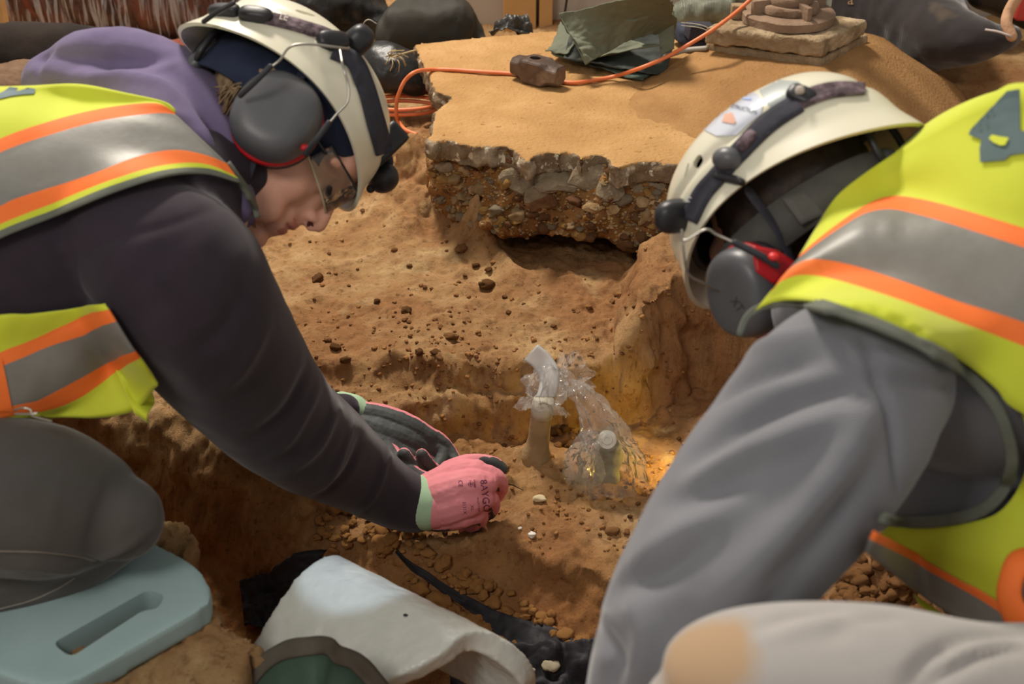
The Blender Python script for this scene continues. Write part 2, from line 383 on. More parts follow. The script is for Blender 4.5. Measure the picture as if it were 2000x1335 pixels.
M['camo'] = mat('camouflage_webbing', '3a2d31', '7d6b72', 70, .8, c3='54444a', weave=.3, bscale=300, bdist=.0005, contrast=.35)
M['navy'] = mat('navy_sweatband', '1b2338', '232c44', 30, .9)
M['yellow'] = mat('yellow_highvis_mesh', 'bec82c', 'cbd43a', 6, .75, .25, 500, .0008, sheen=.2)
M['orange'] = mat('orange_highvis_tape', 'f2702a', 'f77c35', 8, .7, .15, 400, .0006)
M['silver'] = mat('grey_reflective_tape', '77766f', '85847e', 14, .48, .2, 60, .002, metal=.15, spec=.5)
M['trim'] = mat('grey_green_binding', '62665a', '70746a', 30, .85, .3, 400, .0008)
M['hoodie'] = mat('dark_plum_sweatshirt', '2f2830', '393139', 9, .95, .35, 700, .001, sheen=.25, spec=.2)
M['hood'] = mat('lit_plum_fleece', '655a78', '766b8b', 9, .95, .35, 700, .001, sheen=.12, spec=.15)  # same sweatshirt; the light falling on the hood is put into this paler colour
M['shirt'] = mat('grey_shirt_cloth', '6e6f74', '7a7b80', 7, .92, weave=.35, bscale=260, bdist=.0008, sheen=.3, spec=.2, weave_axis='Z')
M['trousersL'] = mat('charcoal_canvas_trousers', '4b4945', '565350', 8, .92, .3, 600, .001, sheen=.3, spec=.2)
M['trousersR'] = mat('light_grey_trousers', '9b9793', 'a7a39f', 5, .9, .25, 600, .001, sheen=.3, spec=.2)
M['mud'] = mat('dried_mud_stain', 'b98f5f', 'c9a272', 18, .95, .3, 300, .001)
M['skin'] = mat('skin', 'cd9880', 'd6a48d', 14, .52, .12, 350, .0008, sss=.12)
M['lip'] = mat('lips', 'bd7a6c', rough=.5, sss=.1)
M['hair'] = mat('light_brown_hair', '6b563f', 'a08766', 60, .6, .5, 300, .001)
M['pinkglove'] = mat('pink_knit_glove', 'd98088', 'e08f95', 12, .8, weave=.35, bscale=500, bdist=.0006)
M['blackglove'] = mat('dark_grey_palm_coating', '3d4140', '4a4e4d', 20, .65, .5, 500, .0008)
M['mint'] = mat('mint_cuff', '9dbd98', 'abc9a8', 20, .85, weave=.4, bscale=400, bdist=.0008)
M['ink'] = mat('purple_ink', '6b3050', rough=.8)
# ================================================================== the ground
ZL = dict(plateau=.085, bench=.04, low=-.035, pit=-.20, ledge=.21, ridge=.165, back=.17)
def sd_poly(X, Y, poly):
    """signed distance, positive inside"""
    poly = np.array(poly); n = len(poly); d = np.full(X.shape, 1e9); ins = np.zeros(X.shape, bool)
    for i in range(n):
        a = poly[i]; b = poly[(i + 1) % n]; e = b - a; wx = X - a[0]; wy = Y - a[1]; t = np.clip((wx * e[0] + wy * e[1]) / (e @ e + 1e-12), 0, 1)
        d = np.minimum(d, np.hypot(wx - e[0] * t, wy - e[1] * t)); c = (a[1] > Y) != (b[1] > Y)
        with np.errstate(divide='ignore', invalid='ignore'): ins ^= c & (X < (b[0] - a[0]) * (Y - a[1]) / (b[1] - a[1]) + a[0])
    return np.where(ins, d, -d)
def wpoly(px, z): return [PZ(x, y, z)[:2] for x, y in px]
def sstep(x): x = np.clip(x, 0, 1); return x * x * (3 - 2 * x)
def ground_z(X, Y, detail=True):
    shp = X.shape; X = X.ravel(); Y = Y.ravel(); p = np.stack([X, Y, X * 0], 1)
    jag = fbm(p, 9, 4, 3) * .022; jag2 = fbm(p, 26, 3, 8) * .008; q = jag + jag2
    z = np.full(X.shape, ZL['back'])
    # back: gently falling from the slab's left side
    z = z + .03 * fbm(p, 3, 3, 40)
    # plateau
    pl = wpoly([(380, 330), (700, 380), (770, 372), (860, 395), (930, 330), (1300, 330), (1500, 400), (1600, 600), (1600, 760), (700, 1200), (0, 1200)], ZL['plateau'])
    s = sd_poly(X, Y, pl); zp = ZL['plateau'] + .012 * (Y - 2.4) + .016 * fbm(p, 4.5, 3, 5)
    z = z + (zp - z) * sstep((s + q + .05) / .12)
    # lumpy bank below the slab's left corner
    c = PZ(808, 300, .2); g = np.exp(-(((X - c[0]) / .10) ** 2 + ((Y - c[1]) / .16) ** 2)); z = z + g * (.05 + .05 * fbm(p, 16, 3, 61))
    # ridge on the right
    rg = wpoly([(1232, 480), (1300, 458), (1440, 455), (1700, 420), (2600, 420), (2600, 760), (1500, 665), (1440, 655), (1375, 655), (1330, 655), (1290, 690), (1215, 705), (1200, 660), (1212, 560)], ZL['ridge'])
    s = sd_poly(X, Y, rg); zr = ZL['ridge'] - .008 + .012 * fbm(p, 6, 3, 15) - .06 * sstep((1.96 - Y) / .3) + .03*sstep((Y-2.05)/.3)
    z = z + (zr - z) * sstep((s + q * .6 + .012) / .05)
    for (x0_, y0_), (x1_, y1_), wd_, hh_ in (((878, 392), (935, 470), .035, .05), ((935, 470), (1010, 538), .028, .028)):
        A_ = PZ(x0_, y0_, .10); B_ = PZ(x1_, y1_, .10); ex, ey = B_[0] - A_[0], B_[1] - A_[1]; t_ = np.clip(((X - A_[0]) * ex + (Y - A_[1]) * ey) / (ex * ex + ey * ey), 0, 1); dd_ = np.hypot(X - A_[0] - ex * t_, Y - A_[1] - ey * t_)
        z = z + hh_ * np.exp(-(dd_ / wd_) ** 2) * (1 + .5 * fbm(p, 18, 3, 77))
    # bench in front of the plateau lip
    bn = wpoly([(560, 705), (650, 700), (760, 700), (860, 716), (930, 712), (1035, 716), (1070, 735), (1120, 742), (1200, 735), (1215, 760), (1300, 1200), (500, 1200)], ZL['plateau'] - .01)
    s = sd_poly(X, Y, bn); zb = ZL['bench'] + .008 * fbm(p, 8, 3, 25)
    z = z + (np.minimum(z, zb) - z) * sstep((s + q * .8 + .006) / .032)
    # low centre
    lo = wpoly([(640, 830), (720, 790), (800, 778), (855, 758), (900, 748), (950, 745), (1000, 756), (1040, 745), (1115, 742), (1160, 722), (1215, 712), (1290, 694), (1330, 655), (1440, 655), (1900, 720), (1900, 1300), (300, 1300)], ZL['bench'] + .02)
    s = sd_poly(X, Y, lo); zl = ZL['low'] + .010 * fbm(p, 9, 4, 31)
    cc = PZ(1080, 960, -.02); zl = zl + .022 * np.exp(-(((X - cc[0]) / .16) ** 2 + ((Y - cc[1]) / .13) ** 2))
    cc = PZ(1040, 885, -.02); zl = zl + .018 * np.exp(-(((X - cc[0]) / .05) ** 2 + ((Y - cc[1]) / .04) ** 2))
    cc = PZ(1000, 850, -.02); zl = zl - .022 * np.exp(-(((X - cc[0]) / .035) ** 2 + ((Y - cc[1]) / .03) ** 2))
    z = z + (np.minimum(z, zl) - z) * sstep((s + q * .9 + .004) / (.032 + .02 * sstep((X - .13) / .08)))
    # far-left shaded dip below the worker's arm
    # front bank down to the pit
    fb = wpoly([(250, 900), (420, 960), (560, 985), (700, 1030), (780, 1058), (860, 1062), (960, 1066), (1010, 1072), (1060, 1085), (1130, 1100), (1240, 1150), (1330, 1190), (1900, 1300), (1900, 2000), (0, 2000), (0, 900)], ZL['low'])
    s = sd_poly(X, Y, fb); s2 = s + q * .7
    bank = ZL['low'] - .125 * np.clip(s2 / .15, 0, 1) ** .8 - .04 * sstep((s2 - .15) / .06)
    bank = bank + .012 * fbm(p, 18, 3, 71) * sstep(s2 / .03)
    z = z + (np.minimum(z, bank) - z) * sstep(s2 / (.012 + .08 * sstep((-.22 - X) / .12)))
    # soil heap on the right, seen between arm and thigh
    c = PZ(1740, 1150, -.03); z = np.maximum(z, .03 - .55 * np.hypot(X - c[0], (Y - c[1])) + .02 * fbm(p, 20, 3, 91))
    # ledge on the near left
    le = wpoly([(-900, 880), (0, 930), (200, 965), (318, 990), (375, 1010), (403, 1045), (392, 1085), (420, 1120), (438, 1160), (500, 1215), (520, 1222), (545, 1250), (540, 1290), (500, 1330), (470, 1400), (430, 1700), (-900, 1700)], ZL['ledge'])
    s = sd_poly(X, Y, le); z = z + (ZL['ledge'] + .004 * fbm(p, 12, 3, 55) - z) * sstep((s + q * .35 + .004) / .022)
    # rough right background
    s = X - 1.0; z = z + np.where(Y > 2.3, .05 * sstep(s / .5), 0)
    if detail:
        rough_ = .6 + .7 * sstep(fbm(p, 3.5, 2, 88) + .5)
        z = z + rough_ * (.0088 * fbm(p, 26, 5, 9, .62) + .0058 * sstep(fbm(p, 7, 3, 65) * 1.2 + .45) * np.abs(fbm(p, 85, 2, 19, .6)) + .0022 * fbm(p, 55, 2, 20) + .010 * np.clip(fbm(p, 20, 3, 14) - .45, 0, 1) - .010 * np.clip(fbm(p, 16, 4, 44) - .6, 0, 1))
        crk = np.abs(fbm(p, 10, 4, 33)); z = z - .006 * np.exp(-(crk / .02) ** 2) * (fbm(p, 2.2, 2, 34) > .1)
    return z.reshape(shp)
def axis(lo, a, b, hi, fine, coarse):
    return np.unique(np.r_[np.arange(lo, a, coarse), np.arange(a, b, fine), np.arange(b, hi, coarse)].round(5))
gx = axis(-2.6, -.75, .85, 3.0, .0034, .03); gy = axis(.2, 1.2, 2.9, 5.2, .0034, .03)
GX, GY = np.meshgrid(gx, gy); Z0 = ground_z(GX, GY, False); Z1 = ground_z(GX, GY); nx, ny = len(gx), len(gy)
sy_, sx_ = np.gradient(Z0, gy, gx); slope = np.hypot(sx_, sy_); GZ = Z0 + (Z1 - Z0) / (1 + (slope / 1.1) ** 2)
Vg = np.stack([GX.ravel(), GY.ravel(), GZ.ravel()], 1); steep = sstep((slope.ravel() - .7) / 1.5); hn = .011 * fbm(Vg, 24, 4, 101) + .004 * fbm(Vg, 70, 3, 102)
Vg[:, 0] -= (sx_ / (slope + 1e-6)).ravel() * steep * hn; Vg[:, 1] -= (sy_ / (slope + 1e-6)).ravel() * steep * hn
ii, jj = np.meshgrid(np.arange(nx - 1), np.arange(ny - 1)); a0 = (jj * nx + ii).ravel()
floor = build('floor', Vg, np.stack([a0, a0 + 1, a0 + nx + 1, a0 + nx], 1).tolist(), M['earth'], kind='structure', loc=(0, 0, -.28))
floor['label'] = 'dug orange brown clay ground with a stepped pit'
def gz(x, y): return float(ground_z(np.array([x]), np.array([y]))[0])
def on_ground(px, py, d0=.8, d1=4.5):
    """first point of the ground along the pixel's ray"""
    d = np.arange(d0, d1, .008); Q = CAM + d[:, None] * (FW + (px - 1000) / F * RT - (py - 667.5) / F * UP); z = ground_z(Q[:, 0], Q[:, 1], False)
    k = np.argmax(Q[:, 2] <= z); return np.array([Q[k, 0], Q[k, 1], gz(Q[k, 0], Q[k, 1])])
fl_bvh = bvh_of(Vg, np.stack([a0, a0 + 1, a0 + nx + 1, a0 + nx], 1).tolist())
_og = on_ground
def on_ground(px, py):
    h = ray_px(fl_bvh, px, py)
    return h[0] if h else _og(px, py)
def rock(r, seed, rough=.25, sub=2, flat=.8):
    V, Fc = ico(sub); n = 1 + rough * fbm(V + seed * 3.1, 1.4, 3, seed); V = V * n[:, None] * r; V[:, 2] *= flat
    return V, Fc
rock_me = {}; FR_done = [False]
def rock_mesh(key, seed, rough, sub, flat, m):
    k = (key, seed)
    if k not in rock_me:
        V, Fc = rock(1., seed, rough, sub, flat); me = bpy.data.meshes.new(key); me.from_pydata(V.tolist(), [], Fc); me.materials.append(m)
        me.polygons.foreach_set('use_smooth', np.ones(len(me.polygons), bool)); rock_me[k] = me
    return rock_me[k]
FR = []
def put_rock(name, me, p, s, root, rz=None, tilt=.4):
    if root is floor and not FR_done[0] and name == 'clod':
        FR.append((s * F / ((np.array(p) - CAM) @ FW), me, np.array(p), s)); return
    o = bpy.data.objects.new(name, me); COL.objects.link(o); base = Vector((0, 0, 0))
    if root is not None: base = root.location.copy(); o.parent = root
    o.location = Vector(p) - base; o.scale = (s * random.uniform(.8, 1.25), s * random.uniform(.8, 1.2), s * random.uniform(.6, 1.))
    o.rotation_euler = (random.uniform(-tilt, tilt), random.uniform(-tilt, tilt), random.uniform(0, 6.28) if rz is None else rz); return o
# clods lying on the ground (px, py, radius px)
clods = [(955, 560, 19), (800, 520, 7), (620, 548, 17), (930, 520, 10), (955, 528, 10), (795, 608, 13), (735, 590, 9), (860, 640, 8), (880, 660, 16), (655, 680, 14), (675, 705, 14), (900, 488, 14), (820, 690, 12), (858, 700, 11), (770, 490, 8), (985, 580, 7), (1000, 585, 6), (700, 600, 6), (850, 690, 12), (640, 665, 10), (1150, 600, 7), (1240, 600, 8), (1255, 620, 7), (1262, 590, 9), (1230, 575, 6), (1195, 590, 9), (1210, 575, 7), (985, 870, 7), (960, 885, 6), (1090, 870, 9), (1105, 845, 8), (1130, 905, 8), (1195, 1040, 15), (1230, 1010, 9), (1250, 905, 8), (1275, 965, 8), (1300, 985, 7), (1260, 1000, 6), (1225, 1040, 8), (1175, 1010, 6), (1060, 970, 7), (1000, 955, 5), (870, 1040, 8), (1120, 840, 7)]
for k, (x, y, r) in enumerate(clods):
    p = on_ground(x, y); d = (p - CAM) @ FW; dark = k % 3 == 0 or k in (1, 2, 4, 5, 9, 10)
    put_rock('clod', rock_mesh('clod', k % 6 + (10 if dark else 0), .38, 3, .8, M['darkclod' if dark else 'clod']), p + [0, 0, r * d / F * .25], r * d / F * .75, floor)
rng = random.Random(5)
for k in range(620):     # finer crumbs over plateau and centre
    x, y = rng.uniform(540, 1400), rng.uniform(400, 1060)
    if rng.random() < .5: x, y = rng.gauss(880, 190), rng.gauss(690, 60)
    if k > 470: x, y = rng.uniform(960, 1330), rng.uniform(850, 1080)
    p = on_ground(x, y); d = (p - CAM) @ FW; r = rng.uniform(1.6, 5.5) if k % 3 else rng.uniform(4, 7)
    put_rock('clod', rock_mesh('clod', k % 6 + (10 if k % 2 else 0), .38, 3, .8, M['darkclod' if k % 2 else 'clod']), p + [0, 0, r * d / F * .2], r * d / F * .8, floor)
# clods along the foot of the bank and between sheet and foam
M['paleclod'] = mat('ochre_clay_clod', '8a6036', 'a87a46', 25, .95, .6, 200, .003, spec=.15)
strip = []; LP = resample([(775, 1085), (800, 1112), (850, 1148), (905, 1182), (960, 1216), (1000, 1242), (1050, 1275), (1090, 1310)], 40)
for k in range(120):
    t = rng.random(); x = 740 + t * 260; y = 1065 + t * 205 + rng.uniform(-22, 30) + (-8 if t < .2 else 0); strip.append((x, y, rng.uniform(8, 20)))
for k in range(70):
    t = rng.random(); strip.append((830 + t * 330, 1110 + t * 165 + rng.uniform(-32, 12), rng.uniform(5, 15)))
for k in range(60): strip.append((rng.uniform(620, 830), rng.uniform(1000, 1080), rng.uniform(5, 12)))
for k, (x, y, r) in enumerate(strip):
    if min(math.hypot(x - a, y - b) for a, b in LP) < 9 + r * .6: continue
    p = on_ground(x, y); d = (p - CAM) @ FW
    put_rock('clod', rock_mesh('clod', 20 + k % 7, .34, 3, .8, M['paleclod']), p + [0, 0, r * d / F * .6], r * d / F * .95, floor)
V = []
for k in range(95):      # the heap seen between arm and thigh
    x = rng.uniform(1600, 1880); y = rng.uniform(1085, 1215); p = on_ground(x, y); d = (p - CAM) @ FW; r = rng.uniform(9, 19)
    put_rock('clod', rock_mesh('clod', 30 + k % 6, .45, 3, .85, M['clod']), p + [0, 0, r * d / F * .5], r * d / F, floor)
FR_done[0] = True; FR.sort(key=lambda t: -t[0])
for px_, me, p, s in FR[:290]: put_rock('clod', me, p, s, floor)
def merged(items, name, root, mats):
    Vs_, Fs_, Is_ = [], [], []; n = 0
    for px_, me, p, s in items:
        V = np.empty(len(me.vertices) * 3); me.vertices.foreach_get('co', V); V = V.reshape(-1, 3); a = random.uniform(0, 6.28); c_, s_ = math.cos(a), math.sin(a)
        V = (V * [s, s, s * .8]) @ np.array([[c_, s_, 0], [-s_, c_, 0], [0, 0, 1]]) + p; Vs_.append(V); Fs_ += [tuple(i + n for i in q.vertices) for q in me.polygons]; Is_ += [mats.index(me.materials[0])] * len(me.polygons); n += len(V)
    return build(name, np.vstack(Vs_), Fs_, mats, root, idx=Is_, kind='stuff')
merged(FR[290:], 'loose_crumbs', floor, [M['clod'], M['darkclod'], M['paleclod']])
# ================================================================== concrete slab
M['slabtop'] = mat('dusty_slab_top', 'a37c4e', 'bb9464', 7, .95, .9, 120, .005, c3='ae8757', spec=.15, speck=('8d6638', 70, .66))
M['slabside'] = mat('broken_concrete', '8b7a63', 'a99a82', 16, .95, .9, 90, .006, c3='74604a', spec=.15, speck=('c9bda4', 60, .60))
M['rubble'] = mat('rubble_earth_matrix', '74502c', '9a6d40', 16, .95, .9, 80, .008, spec=.15, speck=('b79a72', 50, .60))
top_px = [(809, 84), (816, 104), (836, 150), (852, 180), (874, 186), (884, 190), (866, 202), (852, 214), (846, 236), (843, 261), (832, 270), (848, 276), (862, 272), (887, 274), (899, 283), (910, 281), (930, 287), (947, 283), (965, 287), (985, 285), (1005, 294), (1018, 303), (1030, 317), (1045, 304), (1060, 299), (1078, 298), (1090, 301), (1105, 297), (1123, 299), (1135, 313), (1150, 305), (1172, 304), (1188, 308), (1196, 322), (1208, 329), (1225, 322), (1243, 318), (1265, 316), (1290, 318), (1320, 319), (1350, 327), (1400, 330), (1480, 335), (1560, 345), (1680, 340), (1680, 200), (1640, 62), (1350, 48), (1080, 60)]
slab_poly = [PZ(x, y, .30) for x, y in top_px]
def poly_inside(p, poly): return sd_poly(p[:, 0], p[:, 1], [q[:2] for q in poly])
# upper concrete crust
Vs, Fs = remesh([prism(slab_poly, (0, 0, -.042))], .0062, 1)
N_ = normals(Vs, Fs); side = 1 - sstep((np.abs(N_[:, 2]) - .3) / .5); dn = fbm(Vs, 28, 4, 12)
Vs = Vs + N_ * ((.006 * dn + .006 * fbm(Vs, 70, 2, 13)) * side)[:, None] + np.array([0, 0, 1])[None] * (.0018 * fbm(Vs, 14, 4, 17) + .0009 * fbm(Vs * [1, 4, 1], 30, 3, 18))[:, None]
idx = [0 if (normals_z > .55) else 1 for normals_z in np.array([N_[list(f), 2].mean() for f in Fs])]
slab = empty('concrete_slab', PZ(1100, 180, .1), 'broken edge concrete floor slab dusted with orange clay above the pit', 'slab')
build('crust', Vs, Fs, [M['slabtop'], M['slabside']], slab, idx=idx)
# rubble bed beneath it, undercut at its foot
topf = [(838, 262), (850, 280), (905, 288), (960, 292), (1030, 318), (1080, 306), (1130, 314), (1200, 328), (1265, 322), (1340, 330), (1420, 335), (1520, 345)]
botf = [(852, 330), (872, 392), (905, 432), (940, 452), (985, 452), (1040, 450), (1120, 466), (1205, 492), (1235, 490), (1270, 472), (1340, 476), (1500, 500)]
T3 = smooth_resample([PZ(x, y, .28) + np.array([0, .005, 0]) for x, y in topf], 90); B3 = smooth_resample([PZ(x, y, .155 if x > 930 else .12) for x, y in botf], 90)
B3[:, 1] = np.clip(B3[:, 1], T3[:, 1] - .05, T3[:, 1] + .03)
back = np.array([.08, .75, 0]); poly_t = np.vstack([T3, [T3[-1] + back, T3[0] + back * [1.6, .8, 1]]]); poly_b = np.vstack([B3, [B3[-1] + back, B3[0] + back * [1.6, .8, 1]]]); poly_b[-1, 2] = poly_b[-2, 2] = B3[:, 2].mean(); n = len(poly_t)
bulge = [(poly_t * (1 - t) + poly_b * t) + np.r_[np.tile(np.array([[0, -.012 * math.sin(t * 3.14), 0]]), (90, 1)), np.zeros((2, 3))] for t in (0, .2, .4, .6, .8, 1)]
Vr = np.vstack(bulge); Fr = [tuple(range(n))] + [tuple(range(6 * n - 1, 5 * n - 1, -1))] + [(k * n + i, (k + 1) * n + i, (k + 1) * n + (i + 1) % n, k * n + (i + 1) % n) for k in range(5) for i in range(n)]
Vr, Fr = remesh([(Vr, Fr)], .0062, 1); N_ = normals(Vr, Fr)
Vr = Vr + N_ * (.010 * fbm(Vr, 18, 3, 21) + .007 * fbm(Vr, 45, 3, 22))[:, None]
build('rubble_bed', Vr, Fr, M['rubble'], slab); rb = bvh_of(Vr, Fr)
cols = [mat('rubble_stone_grey', '766752', '90816a', 60, .95, .6, 150, .003, spec=.15), mat('rubble_stone_tan', '8f7250', 'b0946b', 60, .95, .6, 150, .003, spec=.15), mat('rubble_stone_ochre', '8d6738', 'b08a50', 60, .95, .6, 150, .003, spec=.15), mat('rubble_stone_brown', '5d4028', '7c573a', 60, .95, .6, 150, .003, spec=.15)]
rng = random.Random(11); count = 0
for k in range(900):
    x = rng.uniform(840, 1330); y = rng.uniform(285, 500); h = ray_px(rb, x, y)
    if h is None or count > 265: continue
    u = (x - 840) / 490; left = u < .3; lo = rng.random()
    r = rng.uniform(4, 11) if not (lo < .12) else rng.uniform(11, 19)
    ci = rng.choices([0, 1, 2, 3], [3, 4, 2, 1] if left else ([2, 1.5, 1, 3] if y < 400 else [.7, 2, 3, 3]))[0]
    s = r * h[2] / F; put_rock('stone', rock_mesh('stone', ci * 7 + k % 7, .42, 3, .8, cols[ci]), h[0] - h[1] * s * .12, s, slab); count += 1
GR = []
for k in range(1500):
    x = rng.uniform(840, 1335); y = rng.uniform(290, 500); h = ray_px(rb, x, y)
    if h: r = rng.uniform(1.6, 4.6); ci = rng.choice([0, 1, 1, 2, 3]); s = r * h[2] / F; GR.append((r, rock_mesh('gravel', ci * 7 + k % 5, .4, 1, .9, cols[ci]), h[0] + h[1] * s * .1, s))
merged(GR, 'gravel', slab, cols)
for x, y, r, ci in [(890, 292, 17, 0), (865, 300, 12, 0), (1030, 348, 44, 0), (1090, 352, 48, 0), (1160, 345, 40, 0), (1240, 350, 48, 0), (1296, 352, 40, 0), (1000, 350, 30, 0), (1190, 372, 26, 0), (1060, 390, 30, 3), (1110, 307, 17, 0), (1195, 350, 15, 1), (1160, 405, 17, 1), (1195, 408, 15, 1), (1320, 350, 24, 0), (960, 300, 15, 0), (925, 300, 13, 1), (870, 325, 15, 0), (910, 335, 16, 1), (895, 360, 14, 1), (930, 370, 14, 1), (948, 410, 14, 2), (975, 430, 16, 2), (1225, 480, 18, 2), (1255, 395, 14, 1), (1050, 385, 30, 0)]:
    h = ray_px(rb, x, y)
    if h is None: continue
    s = r * h[2] / F; V, Fc = rock(1., 50 + int(x), .42, 2 if r > 22 else 3, 1.); R = np.array([RT, np.cross(h[1], RT), h[1]]); V = (V * [s, s * .8, s * .28]) @ R + h[0] + h[1] * s * .05
    build('stone', V, Fc, cols[ci], slab, smooth=r <= 22)
# ================================================================== footing, plinth and column foot
M['mound'] = mat('sandy_footing', '8f6a42', 'a67f52', 9, .95, .8, 150, .004, spec=.15, speck=('8d6638', 80, .66))
foot = empty('concrete_footing', PZ(1560, 180, .3), 'sloping sandy concrete footing on the slab under the column plinth', 'footing')
mb = smooth_resample([PZ(x, y, z) for x, y, z in [(1190, 207, .296), (1225, 180, .30), (1280, 140, .31), (1340, 112, .32), (1375, 95, .32), (1500, 60, .32), (1690, 60, .3), (1760, 95, .28), (1830, 140, .24), (1880, 175, .20), (1905, 225, .16), (1900, 300, .18), (1700, 360, .24), (1500, 345, .29), (1350, 295, .296), (1240, 250, .296), (1195, 220, .296), (1190, 207, .296)]], 90)
tc_ = [PZ(x, y, .352) for x, y in ((1378, 92), (1606, 128), (1700, 76), (1480, 55))]
tcc = np.array(tc_).mean(0)
def mound_fn(u, v):
    b = mb[int(round(u * 89)) % 90]; d = b - tcc; a = math.atan2(d[1], d[0]); m = None
    # the top is the plinth's own outline, pushed out a little
    best = 1e9
    for i in range(4):
        p, q = tc_[i], tc_[(i + 1) % 4]; e = q - p; den = d[0] * e[1] - d[1] * e[0]
        if abs(den) < 1e-9: continue
        t = ((p[0] - tcc[0]) * e[1] - (p[1] - tcc[1]) * e[0]) / den; s = ((p[0] - tcc[0]) * d[1] - (p[1] - tcc[1]) * d[0]) / den
        if t > 0 and -.001 <= s <= 1.001: best = min(best, t)
    r0 = best * 1.05; k = v; xy = tcc + d * (r0 + (1 - r0) * k); z = .352 + (b[2] - .352) * (k ** 1.15) - .004
    return np.array([xy[0], xy[1], z])
Vm, Fm = sheet(mound_fn, 90, 26); Vm[:, 2] += .0022 * fbm(Vm, 16, 4, 3) + .001 * fbm(Vm, 60, 2, 6)
ctr = len(Vm); Vm = np.vstack([Vm, tcc]); Vb = mb.copy(); Vb[:, 2] -= .12; Vm = np.vstack([Vm, Vb])
Fm = Fm + [(25 * 90 + i, 25 * 90 + i + 1, ctr + 1 + i + 1, ctr + 1 + i) for i in range(89)] + [(i + 1, i, ctr) for i in range(89)]
build('mound', Vm, Fm, M['mound'], foot)
M['plinth'] = mat('pitted_mortar', 'a08b6e', 'b7a385', 14, .95, 1., 70, .008, c3='8b775c', spec=.15)
def cpoly(pts, z): return [PZ(x, y, z) for x, y in pts]
def chunky(name, poly, down, vox, amp, m, root, bev=.004):
    V, Fc = remesh([prism(poly, down, bev)], vox, 2); n = fbm(V, 40, 4, 7); V = V + normals(V, Fc) * (amp * n)[:, None]; return build(name, V, Fc, m, root)
lowp = [PZ(x, y, .352) for x, y in ((1376, 93), (1604, 126), (1696, 76), (1485, 55))]
col = empty('column_base', np.array(lowp).mean(0), 'old round iron column foot on a pitted square plinth at the top', 'column')
chunky('plinth_course', [p + [0, 0, .012] for p in lowp], (0, 0, -.03), .004, .0025, M['plinth'], foot)
pb = np.array([PZ(x, y, .366) for x, y in ((1374, 86), (1604, 113), (1692, 70), (1478, 44))])
chunky('plinth', [p + [0, 0, .036] for p in pb], (0, 0, -.036), .004, .003, M['plinth'], col)
M['castiron'] = mat('dusty_cast_iron', '7d6654', '97806a', 14, .9, .7, 120, .003, spec=.2)
cc = PZ(1538, 37, .404)
def lathe(prof, c, seg=64):
    V = [(c[0] + r * math.cos(a), c[1] + r * math.sin(a), c[2] + z) for r, z in prof for a in np.linspace(0, 2 * math.pi, seg, endpoint=False)]
    Fc = [(i * seg + j, i * seg + (j + 1) % seg, (i + 1) * seg + (j + 1) % seg, (i + 1) * seg + j) for i in range(len(prof) - 1) for j in range(seg)]
    return V, Fc + [tuple(range(seg))[::-1], tuple((len(prof) - 1) * seg + j for j in range(seg))]
s_ = dz(37, .404) / F
for nm, r, z0, z1 in (('flange', 91, -.003, .019), ('base_ring', 58, .019, .036), ('collar_ring', 44, .036, .052), ('column_shaft', 33, .052, .9)):
    r *= s_; V, Fc = lathe([(r * .96, z0), (r, z0 + .003), (r, z1 - .003), (r * .96, z1)], cc); V = np.array(V)
    if z1 < .2: V = V + np.c_[(V[:, :2] - cc[:2]) * (.03 * fbm(V, 30, 3, 5))[:, None], .0012 * fbm(V, 40, 3, 4)]
    build(nm, V, Fc, M['castiron'], col, auto=40)
for a in (200, 290, 20, 110):       # ribs between flange and column
    a = math.radians(a); e = np.array([math.cos(a), math.sin(a), 0]); V, Fc = bevel(*box(cc + e * 60 * s_ + [0, 0, .03], (20 * s_, 5 * s_, .017), [e, [-e[1], e[0], 0], [0, 0, 1]]), .002); build('rib', V, Fc, M['castiron'], col)
V, Fc = bevel(*box(PZ(1440, 33, .404) + [0, 0, .012], (.014, .012, .015)), .003); build('bolt_block', V, Fc, M['plinth'], col)

